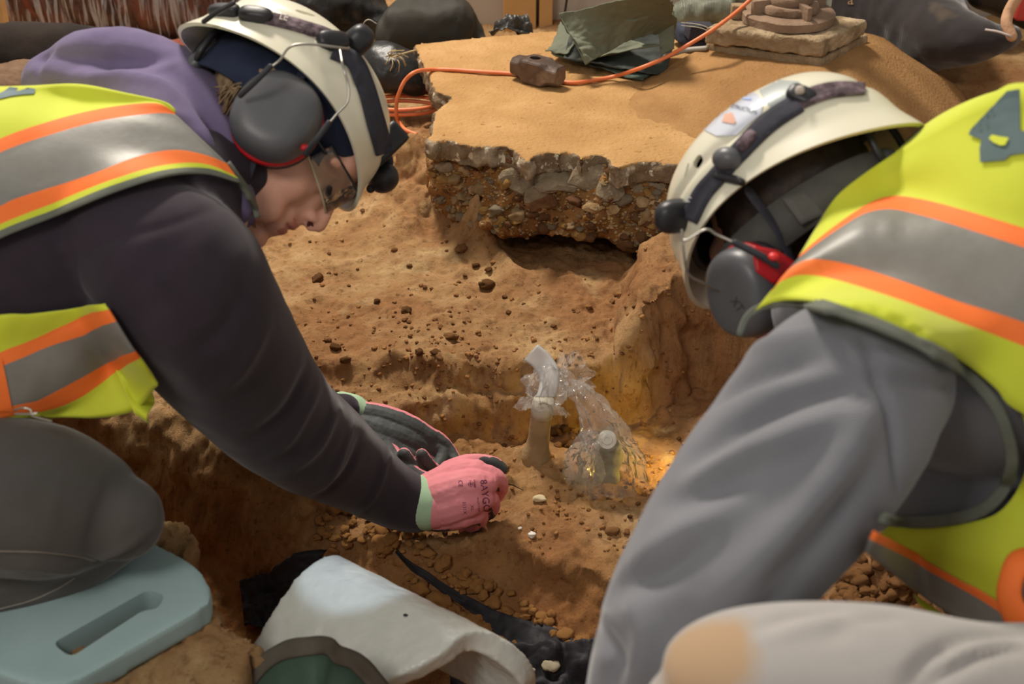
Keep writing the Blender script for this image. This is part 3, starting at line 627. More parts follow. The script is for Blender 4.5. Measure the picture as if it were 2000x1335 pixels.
# ================================================================== hammer head
M['iron'] = mat('worn_forged_steel', '6b5d55', '877970', 16, .42, .35, 120, .0015, c3='584a43', metal=.55, spec=.5)
def hammer():
    c = PZ(1050, 127, .338); e1 = PZ(1098, 150, .338) - PZ(1002, 126, .338); L = .058; e1[2] = 0; e1 /= np.linalg.norm(e1); e3 = np.array([0, 0, 1.]); e2 = np.cross(e3, e1); hw = .0245
    rings = []; prof = [(-1, .74), (-.96, .80), (-.62, .86), (-.38, 1.03), (.38, 1.03), (.62, .86), (.96, .80), (1, .74)]
    for t, s in prof:
        ch = .45 if abs(t) > .5 else .16; q = []
        for sx, sy in ((1, 1), (-1, 1), (-1, -1), (1, -1)):
            a = (1, 1 - ch); b = (1 - ch, 1); o = [a, b] if sx * sy > 0 else [b, a]
            for u, v in o: q.append(c + e1 * t * L + e2 * sx * u * hw * s + e3 * sy * v * hw * s)
        rings.append(q)
    V = np.array(rings).reshape(-1, 3); Fc = [(i * 8 + j, i * 8 + (j + 1) % 8, (i + 1) * 8 + (j + 1) % 8, (i + 1) * 8 + j) for i in range(7) for j in range(8)] + [tuple(range(8))[::-1], tuple(56 + j for j in range(8))]
    bm = bmesh.new(); vs = [bm.verts.new(v) for v in V]
    for f in Fc: bm.faces.new([vs[i] for i in f])
    bmesh.ops.recalc_face_normals(bm, faces=bm.faces[:]); bmesh.ops.bevel(bm, geom=bm.edges[:], offset=.0012, segments=2, affect='EDGES'); bm.verts.index_update(); V = np.array([v.co[:] for v in bm.verts]); Fc = [tuple(v.index for v in f.verts) for f in bm.faces]; bm.free()
    zlow = V[:, 2].min(); V[:, 2] += .3015 - zlow; c = c + [0, 0, .3015 - zlow]
    o = build('hammer_head', V, Fc, M['iron'], auto=25); tag(o, 'dark steel sledge hammer head without a handle lying on the orange cord', 'hammer')
    a = np.linspace(0, 2 * math.pi, 28, endpoint=False); ring = [c - e1 * .006 + e1 * .0125 * math.cos(t) + e2 * .0095 * math.sin(t) + e3 * .04 for t in a]
    boolean_cut(o, [prism(ring, (0, 0, -.08))]); o.data.polygons.foreach_set('use_smooth', np.ones(len(o.data.polygons), bool)); o.data.set_sharp_from_angle(angle=math.radians(25))
hammer()
# ================================================================== orange cord
M['cord'] = mat('orange_cord_sheath', 'd9713f', 'e58050', 20, .45, spec=.5)
def wpts(L): return [PZ(x, y, z) for x, y, z in L]
def cable(name, pts, r, m, n=120, root=None, seg=10): V, Fc = tube(smooth_resample(pts, n), r, seg); return build(name, V, Fc, m, root)
cp = [P(1480, -14, 2.92), P(1440, 22, 2.90), P(1395, 56, 2.87), P(1350, 84, 2.87), P(1300, 112, 2.87), P(1250, 133, 2.86)] + wpts([(1200, 149, .309), (1150, 158, .306), (1110, 161, .305), (1050, 150, .305), (1000, 144, .305), (940, 140, .306), (880, 136, .306), (840, 136, .308)]) + [P(812, 140, 2.86), P(792, 156, 2.86), P(780, 180, 2.87), P(774, 205, 2.9)] + wpts([(776, 232, .19), (790, 252, .185), (812, 262, .182)])
tag(cable('extension_cord', cp, .0042, M['cord'], 200), 'orange extension cord crossing the slab under the hammer head', 'cord')
coil = []
for k in range(34):
    a = k / 33 * 2 * math.pi * 2.6; cxx = PZ(800, 205, .2); coil.append(cxx + np.array([.085 * math.cos(a) - .012, .05 * math.sin(a), -.012 + .0045 * k / 5]))
tag(cable('coiled_cord', coil, .0042, M['cord'], 160), 'coil of orange cord on the earth at the slab left corner', 'cord')
# small white-metal cap beside the left helmet
M['alu'] = mat('bright_aluminium', 'c9cdd2', rough=.3, metal=.7)
q = on_ground(766, 285); V, Fc = tube([q + [-.014, 0, .03], q + [.008, .0, .03]], .0085, 16, False); o = build('metal_tube_end', V, Fc, M['alu'], auto=40); tag(o, 'short bright metal tube end poking out beside the standing helmet front', 'tube')
V, Fc = tube([q + [-.05, .02, -.01], q + [-.013, .0, .03]], .006, 10); build('tube_stem', V, Fc, M['blackp'], o)
# ================================================================== green folded tarp
M['tarp'] = mat('olive_woven_tarp', '5f6350', '70745f', 9, .6, weave=.35, bscale=180, bdist=.0015, spec=.4)
M['tarpin'] = mat('dark_tarp_inside', '2a2f2b', '383e39', 12, .7)
M['meshgreen'] = mat('green_mesh_cloth', '46564a', '57675a', 120, .8, weave=.6, bscale=350, bdist=.001)
tarp = empty('folded_tarp', PZ(1200, 120, .3), 'olive green woven tarp folded into a stack on the slab behind the cord', 'tarp')
def quadsheet(c4, nu=40, nv=30, amp=.006, sc=18, seed=1, curl=None):
    c4 = [np.array(c) for c in c4]
    def fn(u, v):
        p = (c4[0] * (1 - u) + c4[1] * u) * (1 - v) + (c4[3] * (1 - u) + c4[2] * u) * v
        if curl: p = p + np.array([0, 0, curl(u, v)])
        return p
    V, Fc = sheet(fn, nu, nv); e = np.cross(c4[1] - c4[0], c4[3] - c4[0]); e = e / np.linalg.norm(e)
    ridge = fbm(V @ np.diag([1, 3, 1]), sc, 4, seed); V = V + e[None] * (1.6 * amp * ridge + .5 * amp * np.abs(fbm(V @ np.diag([1, 4, 1.]), 45, 2, seed + 3)))[:, None]; return V, Fc
lay = [('tarp_layer', [PZ(1100, 118, .325), PZ(1300, 148, .309), PZ(1320, 70, .345), PZ(1125, 28, .39)], M['tarpin'], .004),
       ('mesh_layer', [PZ(1090, 112, .315), PZ(1255, 158, .304), PZ(1305, 112, .312), PZ(1130, 60, .33)], M['meshgreen'], .003),
       ('tarp_layer', [PZ(1066, 104, .325), PZ(1108, 108, .335), PZ(1150, 55, .37), PZ(1096, 48, .35)], M['tarp'], .004),
       ('tarp_layer', [PZ(1078, 110, .322), PZ(1140, 122, .325), PZ(1290, 90, .36), PZ(1110, 60, .352)], M['tarp'], .005),
       ('tarp_layer', [PZ(1290, 110, .335), PZ(1316, 96, .345), PZ(1316, 20, .42), PZ(1280, 10, .42)], M['tarp'], .003)]
for nm, c4, m, am in lay:
    V, Fc = quadsheet(c4, 40, 30, am, 16, len(nm)); solid(build(nm, V, Fc, m, tarp), .002)
V, Fc = quadsheet([PZ(1144, 126, .345), PZ(1319, 66, .362), PZ(1308, -20, .50), PZ(1092, 26, .43)], 70, 50, .007, 14, 4, lambda u, v: .018 * math.sin(math.pi * u) * (1 - v)); solid(build('tarp_top', V, Fc, M['tarp'], tarp), .002)
V, Fc = quadsheet([PZ(1144, 126, .345), PZ(1150, 124, .33), PZ(1108, 30, .40), PZ(1092, 26, .43)], 10, 40, .001, 14, 4); solid(build('tarp_fold', V, Fc, M['tarp'], tarp), .002)
# heap of stuff right of tarp
V, Fc = remesh([ptube([(1335, 30, 3.25, 22), (1400, 20, 3.25, 32), (1470, 5, 3.3, 26)], 14)], .008, 2); V += normals(V, Fc) * (.025 * fbm(V @ np.diag([2, 1, .6]), 14, 4, 2))[:, None]
tag(build('frayed_tarp_bundle', V, Fc, mat('grey_green_plastic', '5c5f4e', '7d7f6e', 30, .5, weave=.4, bscale=90, bdist=.004, spec=.5)), 'frayed grey green plastic bundle behind the folded tarp', 'bundle')
V, Fc = remesh([ptube([(1322, 60, 3.12, 18), (1352, 74, 3.08, 24), (1385, 82, 3.08, 14)], 12)], .006, 3); V += normals(V, Fc) * (.006 * fbm(V, 20, 3, 2))[:, None]
tag(build('navy_glove_bundle', V, Fc, mat('navy_cloth', '2a2e3c', '3d4356', 20, .8, .3, 200, .002)), 'dark navy cloth bundle wedged between the tarp and the plinth', 'cloth')
V, Fc = bevel(*box(P(1366, 60, 3.05), (.028, .02, .016), [[.97, .2, -.1], [-.2, .97, 0], [.1, 0, 1]]), .003); o = build('torn_black_pouch', V, Fc, M['webbing']); tag(o, 'small black stitched pouch leaning on the plinth corner', 'pouch')
for k in (0, 1): cable('stitching', [P(1361 - 30, 44 + 6 * k, 3.02), P(1366, 48 + 6 * k, 3.015), P(1366 + 26, 58 + 6 * k, 3.02)], .0008, mat('white_thread', 'c9c2b0'), 10, o, 6)
V, Fc = sheet(lambda u, v: P(1352 + 60 * u, 95 - 60 * v * (1 - .0 * u) - 38 * u, 3.3) + np.array([0, 0, 0]), 2, 2)
pw = [P(1352, 108, 3.22), P(1378, 118, 3.22), P(1452, -40, 3.45), P(1416, -40, 3.45)]
V, Fc = prism(pw, (.0, .02, -.004), .001); tag(build('leaning_board', V, Fc, mat('pale_plywood', 'c9aa72', 'd6ba84', 10, .8, .2, 60, .001)), 'pale wooden board leaning behind the orange cord by the plinth', 'board')
V, Fc = tube(smooth_resample([P(1300, 110, 2.98), P(1340, 98, 2.97), P(1378, 94, 2.95)], 12), .005, 10); tag(build('grey_pipe', V, Fc, mat('grey_pvc', 'a39e93', rough=.6)), 'thin grey pipe end lying between cord and plinth', 'pipe')
# ================================================================== sandbags and plastic at the back
M['sandbag'] = mat('dark_woven_sandbag', '33312b', '423f37', 12, .6, weave=.5, bscale=160, bdist=.002, spec=.4)
M['sandbag2'] = mat('black_sandbag', '1d1d1d', '292827', 12, .4, .5, 60, .004, spec=.5)
def bag(name, nodes, m, label, amp=.01, flat=None, sc=9, vox=.01):
    V, Fc = remesh([ptube(nodes, 18, 24, flat)], vox, 3); V = V + normals(V, Fc) * (amp * fbm(V, sc, 4, len(label)) + amp * .3 * fbm(V, sc * 4, 3, 2))[:, None]
    return tag(build(name, V, Fc, m), label, 'sandbag')
s1 = bag('sandbag', [(770, 70, 3.25, 40), (800, 52, 3.25, 62), (850, 55, 3.3, 78), (900, 75, 3.35, 62), (940, 95, 3.35, 30)], M['sandbag'], 'dark woven sandbag with tied neck behind the slab left corner', .008)
s2 = bag('sandbag', [(740, 130, 3.12, 45), (775, 140, 3.1, 50), (812, 160, 3.1, 36)], M['sandbag2'], 'black shiny sandbag lower down against the slab side', .012)
s3 = bag('sandbag', [(640, 10, 3.3, 60), (700, 20, 3.35, 60), (740, 40, 3.35, 45)], M['sandbag2'], 'black crumpled sandbag behind the left helmet crown', .02)
M['twine'] = mat('jute_twine', 'a08a60', 'b7a178', 40, .9)
V_ = []
for k in range(9):
    a = k * .8; V_.append(tube(smooth_resample([P(762, 108, 3.05), P(768 + 16 * math.cos(a), 112 + 12 * math.sin(a), 3.03), P(775 + 22 * math.cos(a + .6), 118 + 22 * math.sin(a + .4), 3.04)], 8), .0013, 5))
V_.append(tube(smooth_resample([P(768, 112, 3.03), P(790, 104, 3.04), P(812, 98, 3.06)], 8), .002, 6))
build('tie_twine', *join(V_), M['twine'], s1)
cable('wire_tie', [P(708, 62, 3.2), P(710, 46, 3.18), P(720, 38, 3.17), P(735, 46, 3.18)], .0012, mat('pale_wire', 'b8b4ac', rough=.5), 16, s3, 6)
V, Fc = quadsheet([P(954, 66, 3.2), P(1046, 66, 3.2), P(1030, 44, 3.24), P(1000, 26, 3.26)], 30, 20, .012, 25, 3); tag(solid(build('plastic_scrap', V, Fc, mat('black_sparkly_plastic', '2b2a26', '3c3a34', 60, .35, .8, 120, .003), None), .002), 'crumpled black plastic scrap at the back of the slab by the post', 'plastic')
# big black bag at the upper right
bb = [(1640, -60, 3.5, 110), (1730, 0, 3.42, 125), (1800, 40, 3.28, 98), (1850, 70, 3.16, 62), (1925, 78, 3.1, 40), (1975, 72, 3.12, 24)]
V, Fc = remesh([ptube(bb, 24), ptube([(1640, 0, 3.5, 60), (1710, 50, 3.38, 40), (1790, 105, 3.2, 26)], 14)], .01, 6); V = V + normals(V, Fc) * (.008 * fbm(V, 8, 4, 4) + .0025 * fbm(V, 40, 3, 2))[:, None]
bigbag = tag(build('large_black_bag', V, Fc, mat('black_cloth_bag', '231d1d', '2f2828', 5, .8, weave=.4, bscale=160, bdist=.001, sheen=.5, speck=('4d4234', 6, .6))), 'large black cloth sack tied at one end beside the column', 'sack')
bbv = bvh_of(V, Fc); t_ = text_px('a', 1662, 0, 20, 0, bbv, .002)
if t_: build('printed_letter', *t_, mat('tan_print', 'a98a6a'), bigbag, smooth=False)
cable('rag_tie', [P(1990, -10, 2.98), P(1972, 20, 3.0), P(1966, 45, 3.0), P(1976, 70, 3.0)], .012, mat('peach_rag', 'b98f70', 'cfa684', 30, .9, .4, 100, .004), 20, bigbag, 12)
cable('tie_cord', [P(1926, 58, 3.02), P(1950, 62, 3.0), P(1972, 70, 2.99), P(1978, 74, 3.0)], .0028, mat('white_cord', 'b5a9a2'), 14, bigbag, 8)
V, Fc = bevel(*box(P(2010, 5, 3.22), (.035, .03, .035)), .008); tag(build('red_container', V, Fc, mat('red_tub_plastic', 'c8483f', rough=.5)), 'red plastic container corner at the upper right behind the sack', 'container')
V, Fc = remesh([ptube([(1915, -10, 3.42, 28), (1965, 0, 3.45, 36), (2040, 45, 3.42, 28)], 12)], .01, 3); tag(build('black_bin_liner', V, Fc, M['sandbag2']), 'black bin liner under the red container', 'plastic')
V, Fc = bevel(*box(P(1610, -2, 2.98), (.014, .014, .014)), .003); tag(build('glass_jar', V, Fc, mat('pale_glass', '9fa79a', 'b9bfb0', 30, .2, spec=.6)), 'small pale glass block on the column flange edge', 'jar')
# ================================================================== wall and post
M['wall'] = mat('off_white_wall', 'b9aea0', 'c2b8aa', 3, .9, .1, 60, .001)
y0 = 3.62
V, Fc = box((1.15, y0 + .05, .7), (1.4, .05, .9)); tag(build('wall_back', V, Fc, M['wall'], smooth=False), None, None, None, 'structure')
M['wood'] = mat('pine_board', 'b98c52', 'cda36a', 6, .75, .3, 40, .002)
def on_y(px, py, y):
    r = FW + (px - 1000) / F * RT - (py - 667.5) / F * UP; return CAM + r * (y / r[1])
for (x0, x1, nm, lb) in ((992, 1056, 'timber_post', 'wide pine timber post against the white wall'), (1062, 1088, 'timber_stud', 'narrow pine stud beside the wider timber post')):
    a = on_y(x0, 60, y0 - .06); b = on_y(x1, 60, y0 - .06); c = on_y(x0 - 22 if nm == 'timber_post' else x0 - 4, -40, y0 - .06)
    cx_ = (a[0] + b[0]) / 2; V, Fc = bevel(*box((cx_ - .012, y0 - .03, .9), ((b[0] - a[0]) / 2, .028, 1.2)), .003); tag(build(nm, V, Fc, M['wood'], smooth=False), lb, 'post')
cable('thin_wire', [on_y(1098, 75, 3.5), on_y(1104, 20, 3.5), on_y(1112, -30, 3.5)], .003, M['blackp'], 12); tag(bpy.data.objects['thin_wire'], 'thin black wire hanging by the timber stud', 'wire')
# ================================================================== plastic wrapped bale, upper left
M['bale'] = mat('brown_bale_core', '4a3426', '6d4c36', 6, .8, .4, 60, .004, c3='8a4a36')
bale = empty('wrapped_bale', P(300, 120, 3.6), 'bale wrapped in wrinkled clear plastic with a reddish core', 'bale')
def bale_fn(r_add, seed):
    def fn(u, v):
        p = P(-260 + 1000 * u, -70 + 40 * u, 3.75); a = -1.9 + 3.6 * v; e = np.array([0, -math.cos(a), math.sin(a)]); return p + e * (.27 + r_add - .08 * u)
    return fn
V, Fc = sheet(bale_fn(0, 0), 70, 40); V += .012 * np.c_[np.zeros(len(V)), fbm(V, 7, 4, 3), fbm(V, 7, 4, 5)]; build('bale_core', V, Fc, M['bale'], bale)
WRAP = film('wrinkled_wrap', (1, .96, .92), .07, .35, .14); nt = WRAP.node_tree; tcx = nt.nodes.new('ShaderNodeTexCoord'); mpx = nt.nodes.new('ShaderNodeMapping'); mpx.inputs['Scale'].default_value = (95, 5, 7); mpx.inputs['Rotation'].default_value = (0, .25, 0); nzx = nt.nodes.new('ShaderNodeTexNoise'); nzx.inputs['Scale'].default_value = 1.; nzx.inputs['Detail'].default_value = 6; nzx.inputs['Distortion'].default_value = .5
rpx = nt.nodes.new('ShaderNodeValToRGB'); rpx.color_ramp.elements[0].position = .49; rpx.color_ramp.elements[0].color = (.03, .03, .03, 1); rpx.color_ramp.elements[1].position = .62; rpx.color_ramp.elements[1].color = (.75, .75, .75, 1)
nt.links.new(tcx.outputs['Object'], mpx.inputs[0]); nt.links.new(mpx.outputs[0], nzx.inputs['Vector']); nt.links.new(nzx.outputs['Fac'], rpx.inputs['Fac']); [nt.links.new(rpx.outputs['Color'], n.inputs[0]) for n in nt.nodes if n.type == 'MIX_SHADER' and abs(n.inputs[0].default_value - .07) < 1e-4]
V, Fc = sheet(bale_fn(.012, 0), 520, 60); V0 = V @ np.array([[1, 0, 0], [0, 1, 0], [.35, 0, 1.]]); rr = fbm(V0 @ np.diag([1, .12, .12]), 55, 3, 7); V = V + np.c_[np.zeros(len(V)), -.014 * rr, .006 * rr]; build('plastic_wrap', V, Fc, WRAP, bale)
V, Fc = sheet(lambda u, v: P(230 + 330 * u, 92 - 55 * u + 42 * v * (1 - .3 * u) + 6 * math.sin(9 * u), 3.42 - .03 * math.sin(3.1 * v)), 40, 14); V += .01 * np.c_[np.zeros(len(V)), fbm(V, 12, 3, 3), fbm(V, 12, 3, 8)]; 
build('red_cloth_fold', V, Fc, mat('rust_red_cloth', '6f3626', '8a4c38', 16, .9, .5, 90, .004), bale)
V, Fc = bevel(*box(P(-20, 20, 3.36), (.035, .02, .12)), .003); tag(build('wood_block', V, Fc, M['wood'], smooth=False), 'upright wood board end beside the bale at the far left', 'board')
V, Fc = remesh([ptube([(-40, 190, 3.0, 50), (20, 170, 3.05, 50), (80, 150, 3.1, 32)], 12)], .01, 3); V += normals(V, Fc) * (.014 * fbm(V, 16, 4, 2))[:, None]
tag(build('brown_sack', V, Fc, mat('brown_burlap', '5e4632', '7d6147', 20, .8, .6, 90, .005)), 'brown burlap sack below the bale behind the hood', 'sack')
V, Fc = remesh([ptube([(-60, 112, 3.16, 66), (60, 104, 3.16, 62), (200, 114, 3.2, 56), (360, 142, 3.24, 46), (470, 152, 3.26, 46)], 20)], .012, 3); V += normals(V, Fc) * (.012 * fbm(V, 9, 4, 2))[:, None]
tag(build('dark_blanket', V, Fc, mat('dark_brown_cloth', '1d1612', '2c221b', 7, .95, .3, 100, .003)), 'dark brown blanket heaped along the foot of the bale', 'blanket')
# ================================================================== pit lining, foam, pads
M['liner'] = mat('black_liner_sheet', '18161a', '232026', 10, .65, .4, 50, .004, spec=.3)
def ground_sheet(c4, nu, nv, lift, amp, seed):
    c4 = [np.array(c) for c in c4]
    def fn(u, v): return (c4[0] * (1 - u) + c4[1] * u) * (1 - v) + (c4[3] * (1 - u) + c4[2] * u) * v
    V, Fc = sheet(fn, nu, nv); V[:, 2] = ground_z(V[:, 0], V[:, 1]) + lift + amp * np.abs(fbm(V, 14, 3, seed)); return V, Fc
lin = empty('pit_liner', on_ground(1060, 1290), 'black sheet lining the pit edge right of the white foam', 'sheet')
path = [(775, 1085, 3), (800, 1112, 7), (850, 1148, 8), (905, 1182, 11), (960, 1216, 16), (1000, 1242, 30), (1050, 1275, 50), (1090, 1310, 62), (1130, 1370, 80)]
pc = smooth_resample([(a, b) for a, b, c in path], 60); pw_ = np.interp(np.linspace(0, 1, 60), np.linspace(0, 1, len(path)), [c for a, b, c in path])
Vl = []
for i, (x, y) in enumerate(pc):
    for v in np.linspace(-1, 1, 9):
        g = on_ground(x - v * pw_[i] * .45, y + v * pw_[i] * .9); Vl.append(g + [0, 0, .007 + .004 * abs(v)])
Fl = [(i * 9 + j, i * 9 + j + 1, (i + 1) * 9 + j + 1, (i + 1) * 9 + j) for i in range(59) for j in range(8)]
Vl = np.array(Vl); Vl += .003 * np.c_[fbm(Vl, 20, 3, 1), fbm(Vl, 20, 3, 2), fbm(Vl, 20, 3, 3)]; solid(build('sheet_strip', Vl, Fl, M['liner'], lin), .002)
V, Fc = ground_sheet([on_ground(880, 1250)[:3], on_ground(1180, 1290), on_ground(1180, 1420), on_ground(880, 1420)], 50, 40, .012, .02, 4); solid(build('sheet_flat', V, Fc, M['liner'], lin), .002)
V, Fc = ground_sheet([on_ground(470, 1150), on_ground(640, 1070), on_ground(560, 1235), on_ground(480, 1240)], 50, 50, .012, .012, 9)
V[:, 2] = np.minimum(V[:, 2], -.06 + .01 * fbm(V, 12, 2, 2)); tag(solid(build('liner_sheet', V, Fc, M['liner']), .002), 'black sheet in the dark pit between kneeling pad and white foam', 'sheet')
p_ = on_ground(1075, 1310); 
for (x, y, r, c1) in ((1075, 1318, 13, 'b3a88e'), (1000, 1322, 16, '7a5a48'), (1040, 1325, 10, 'a89f94'), (975, 1318, 9, '8e6b58')):
    p = on_ground(x, y); d = (p - CAM) @ FW; put_rock('stone', rock_mesh('pit_stone', int(x), .3, 3, .7, mat('pit_stone', c1, rough=.9, bump=.4)), p + [0, 0, .02], r * d / F, floor)
# white flint and bone chips
M['flint'] = mat('white_flint', 'cfc8bb', 'ddd8cf', 30, .5)
for (x, y, r, nm, lb) in ((1040, 1047, 8, 'white_chip', 'star shaped white chip in the soil below the pink glove'), (1054, 977, 15, 'flat_pebble', 'flat pale pebble right of the gloved fingers'), (1015, 1035, 4, 'white_chip', 'tiny white chip just left of the star shaped one')):
    p = on_ground(x, y); d = (p - CAM) @ FW; V, Fc = rock(r * d / F, int(x), .5 if r == 8 else .25, 3, .4 if r != 8 else .6)
    if r == 15: V[:, 1] *= .6
    tag(build(nm, V + p + [0, 0, .004], Fc, M['flint'] if r < 10 else mat('pale_pebble', 'b3a27f', 'c7b896', 30, .8)), lb, 'stone')
# white foam half shell
M['foam'] = mat('white_packing_foam', 'c6c9bf', 'd2d4cb', 14, .33, .5, 90, .003, spec=.6)
def foam():
    a = P(582, 1176, 1.80); b = P(850, 1318, 1.68); ax = b - a; ax /= np.linalg.norm(ax)
    e1 = np.cross(ax, [0, 0, 1.]); e1 /= np.linalg.norm(e1); e2 = np.cross(e1, ax);  # e1 points to the camera's right-back side
    if e1[1] < 0: e1 = -e1
    if e2[2] < 0: e2 = -e2
    Vo = []; nu, nvv = 60, 40; L = np.linalg.norm(b - a)
    # profile in the plane across the axis: far flank, rounded crown, near flank
    prof = catmull([(.108, -.085), (.1, -.02), (.075, .028), (.035, .045), (-.01, .035), (-.06, .005), (-.12, -.04), (-.17, -.085)], nvv)
    for r_, sgn in ((0, 1), (.028, -1)):
        for i in range(nu):
            t = i / (nu - 1)
            for j, (x, z) in enumerate(prof):
                nrm = np.gradient(prof, axis=0)[j]; nn = np.array([-nrm[1], nrm[0]]); nn /= np.linalg.norm(nn) + 1e-9
                if nn[1] < 0: nn = -nn
                q = np.array([x, z]) - nn * r_; e = L * t + (.035 * (1 - t) * 0)
                wob = .012 * math.sin(j * .35) * (t > .98); Vo.append(a + ax * (e + wob + .06 * t * (x / .1)) + e1 * q[0] + e2 * q[1])
    V = np.array(Vo); m = nu * nvv; Fc = []
    for i in range(nu - 1):
        for j in range(nvv - 1): Fc.append((i * nvv + j, i * nvv + j + 1, (i + 1) * nvv + j + 1, (i + 1) * nvv + j)); Fc.append((m + i * nvv + j + 1, m + i * nvv + j, m + (i + 1) * nvv + j, m + (i + 1) * nvv + j + 1))
    for i in range(nu - 1):
        for j in (0, nvv - 1): Fc.append((i * nvv + j, (i + 1) * nvv + j, m + (i + 1) * nvv + j, m + i * nvv + j))
    for j in range(nvv - 1):
        for i in (0, nu - 1): Fc.append((i * nvv + j, i * nvv + j + 1, m + i * nvv + j + 1, m + i * nvv + j))
    V, Fc = remesh([(V, Fc)], .004, 3); V = V + normals(V, Fc) * (.0011 * fbm(V, 50, 3, 3))[:, None]
    return V, Fc
V, Fc = foam(); fo = tag(build('foam_shell', V, Fc, M['foam']), 'white packing foam half shell lying in the pit', 'foam'); fob = bvh_of(V, Fc)
V, Fc = decal_poly([(787, 1200), (792, 1198), (798, 1201), (795, 1204), (789, 1204)], fob, .0006); build('dark_speck', V, Fc, M['blackp'], fo)
# pale blue kneeling pad with a hand slot
M['pad'] = mat('pale_teal_foam', '8ba3a3', '9ab2b2', 7, .8, bump=.0)
m = M['pad']; nt = m.node_tree; tcn = nt.nodes.new('ShaderNodeTexCoord'); vo = nt.nodes.new('ShaderNodeTexChecker'); vo.inputs['Scale'].default_value = 260; bp = nt.nodes.new('ShaderNodeBump'); bp.inputs['Strength'].default_value = .5; bp.inputs['Distance'].default_value = .0012
nt.links.new(tcn.outputs['Object'], vo.inputs['Vector']); nt.links.new(vo.outputs['Fac'], bp.inputs['Height']); nt.links.new(bp.outputs['Normal'], nt.nodes['Principled BSDF'].inputs['Normal'])
zp = ZL['ledge'] + .032
def round_poly(c, k=6):
    out = []; n = len(c)
    for i in range(n):
        p, q, r, rad = np.array(c[i - 1][:2], float), np.array(c[i][:2], float), np.array(c[(i + 1) % n][:2], float), c[i][2]
        u = (p - q) / np.linalg.norm(p - q); v = (r - q) / np.linalg.norm(r - q)
        for t in np.linspace(0, 1, k): out.append((q + u * rad * (1 - t) ** 2 + v * rad * t ** 2))
    return out
outer = round_poly([(300, 1058, 5), (415, 1118, 60), (408, 1180, 38), (120, 1345, 55), (40, 1330, 40), (-330, 1180, 60), (-200, 1000, 60)])
Vp, Fp = prism([PZ(x, y, zp) for x, y in outer], (0, 0, -.03), 0); Vp, Fp = remesh([(Vp, Fp)], .004, 3)
pad = build('kneeling_pad', Vp, Fp, M['pad']); tag(pad, 'pale teal foam kneeling pad with a hand slot under the knee', 'pad')
slot = round_poly([(96, 1240, 16), (284, 1136, 16), (318, 1146, 12), (306, 1172, 12), (272, 1178, 8), (132, 1268, 18)])
boolean_cut(pad, [prism([PZ(x, y, zp + .02) for x, y in [(a, b - 12) for a, b in slot]], (0, 0, -.08))]); pad.data.polygons.foreach_set('use_smooth', np.ones(len(pad.data.polygons), bool)); pad.data.set_sharp_from_angle(angle=math.radians(40))
# green cloth sack at the bottom edge
M['greencloth'] = mat('dark_green_cloth', '33473a', '3f5446', 9, .85, .4, 150, .002)
gs = empty('green_cloth', PZ(620, 1330, .1), 'dark green cloth with a brown hem crumpled at the lower edge by the foam', 'cloth')
gout = [(440, 1350), (480, 1318), (520, 1280), (560, 1258), (600, 1246), (650, 1243), (672, 1262), (710, 1272), (735, 1290), (752, 1315), (775, 1350)]
def gd(x, y): return 1.56 + .0002 * abs(x - 620)
def gfn(u, v):
    o = smooth_resample(gout, 60)[int(round(u * 59))]; c = np.array([610, 1440.]); q = o * (1 - v) + c * v; return P(q[0], q[1], gd(*q) - .05 * math.sin(v * 1.6) + .006 * math.sin(9 * u) * (1 - v))
V, Fc = sheet(gfn, 60, 24); V += .005 * np.c_[fbm(V, 14, 3, 1), fbm(V, 14, 3, 2), fbm(V, 14, 3, 3)]; idx = [1 if j < 3 else 0 for j in range(23) for i in range(59)]
solid(build('cloth_panel', V, Fc, M['greencloth'], gs), .003)
hem = V.reshape(24, 60, 3)[:5].reshape(-1, 3) + (UP * .001 - FW * .004); Fh = [(j * 60 + i, j * 60 + i + 1, (j + 1) * 60 + i + 1, (j + 1) * 60 + i) for j in range(4) for i in range(59)]
solid(build('hem', hem, Fh, mat('brown_hem', '4a443a', '5a5348', 20, .85, .4, 200, .001), gs), .004)
# ================================================================== finds: pipe with wrapped top, bagged find
M['pipe'] = mat('clay_crusted_pipe', '8b7350', 'a58b63', 20, .9, .6, 150, .002)
pb_ = on_ground(1048, 884); pt = pb_ + np.array([.010, 0, .098]); up_ = (pt - pb_) / np.linalg.norm(pt - pb_)
pr = tube([pb_ - up_ * .03, pb_ - up_ * .0, pb_ + up_ * .012, pb_ + up_ * .03, pb_ + up_ * .07, pb_ + up_ * .098], [.026, .024, .0195, .0175, .0165, .0165], 24, False)
V, Fc = pr; V = V + normals(V, Fc) * (.0012 * fbm(V, 60, 3, 4))[:, None]; pipe = tag(build('upright_pipe', V, Fc, M['pipe']), 'upright clay crusted pipe standing in the pit with its top wrapped', 'pipe')
for qx, qy, qr in ((1096, 866, 16), (1104, 842, 13), (1086, 850, 12), (1112, 872, 9)):
    p = on_ground(qx, qy); put_rock('clod', rock_mesh('clod', 10 + qx % 6, .38, 3, .8, M['darkclod']), p + [0, 0, .006], qr * 2.2 / F, floor)
FILM = film('clear_bag_film', (1, .995, .985), .15, .16, .10); FILM2 = film('milky_tape', (1, 1, 1), .8, .2, .25)
def crumple(V, amp, sc, seed):
    n1 = np.abs(fbm(V, sc, 3, seed)); n2 = np.abs(fbm(V, sc, 3, seed + 5)); n3 = fbm(V, sc, 3, seed + 9); return V + amp * np.c_[n1 - .3, n2 - .3, n3 * .7]
wrap = empty('bagged_pipe_top', pt, 'clear crumpled plastic bag taped over the upright pipe top', 'bag')
c_ = P(1066, 765, (pt - CAM) @ FW)
Vb = []
rings = [(0, .006, .0), (.25, .020, .3), (.45, .026, 1), (.65, .024, .8), (.8, .015, .3), (.9, .022, .8), (1, .036, 1)]
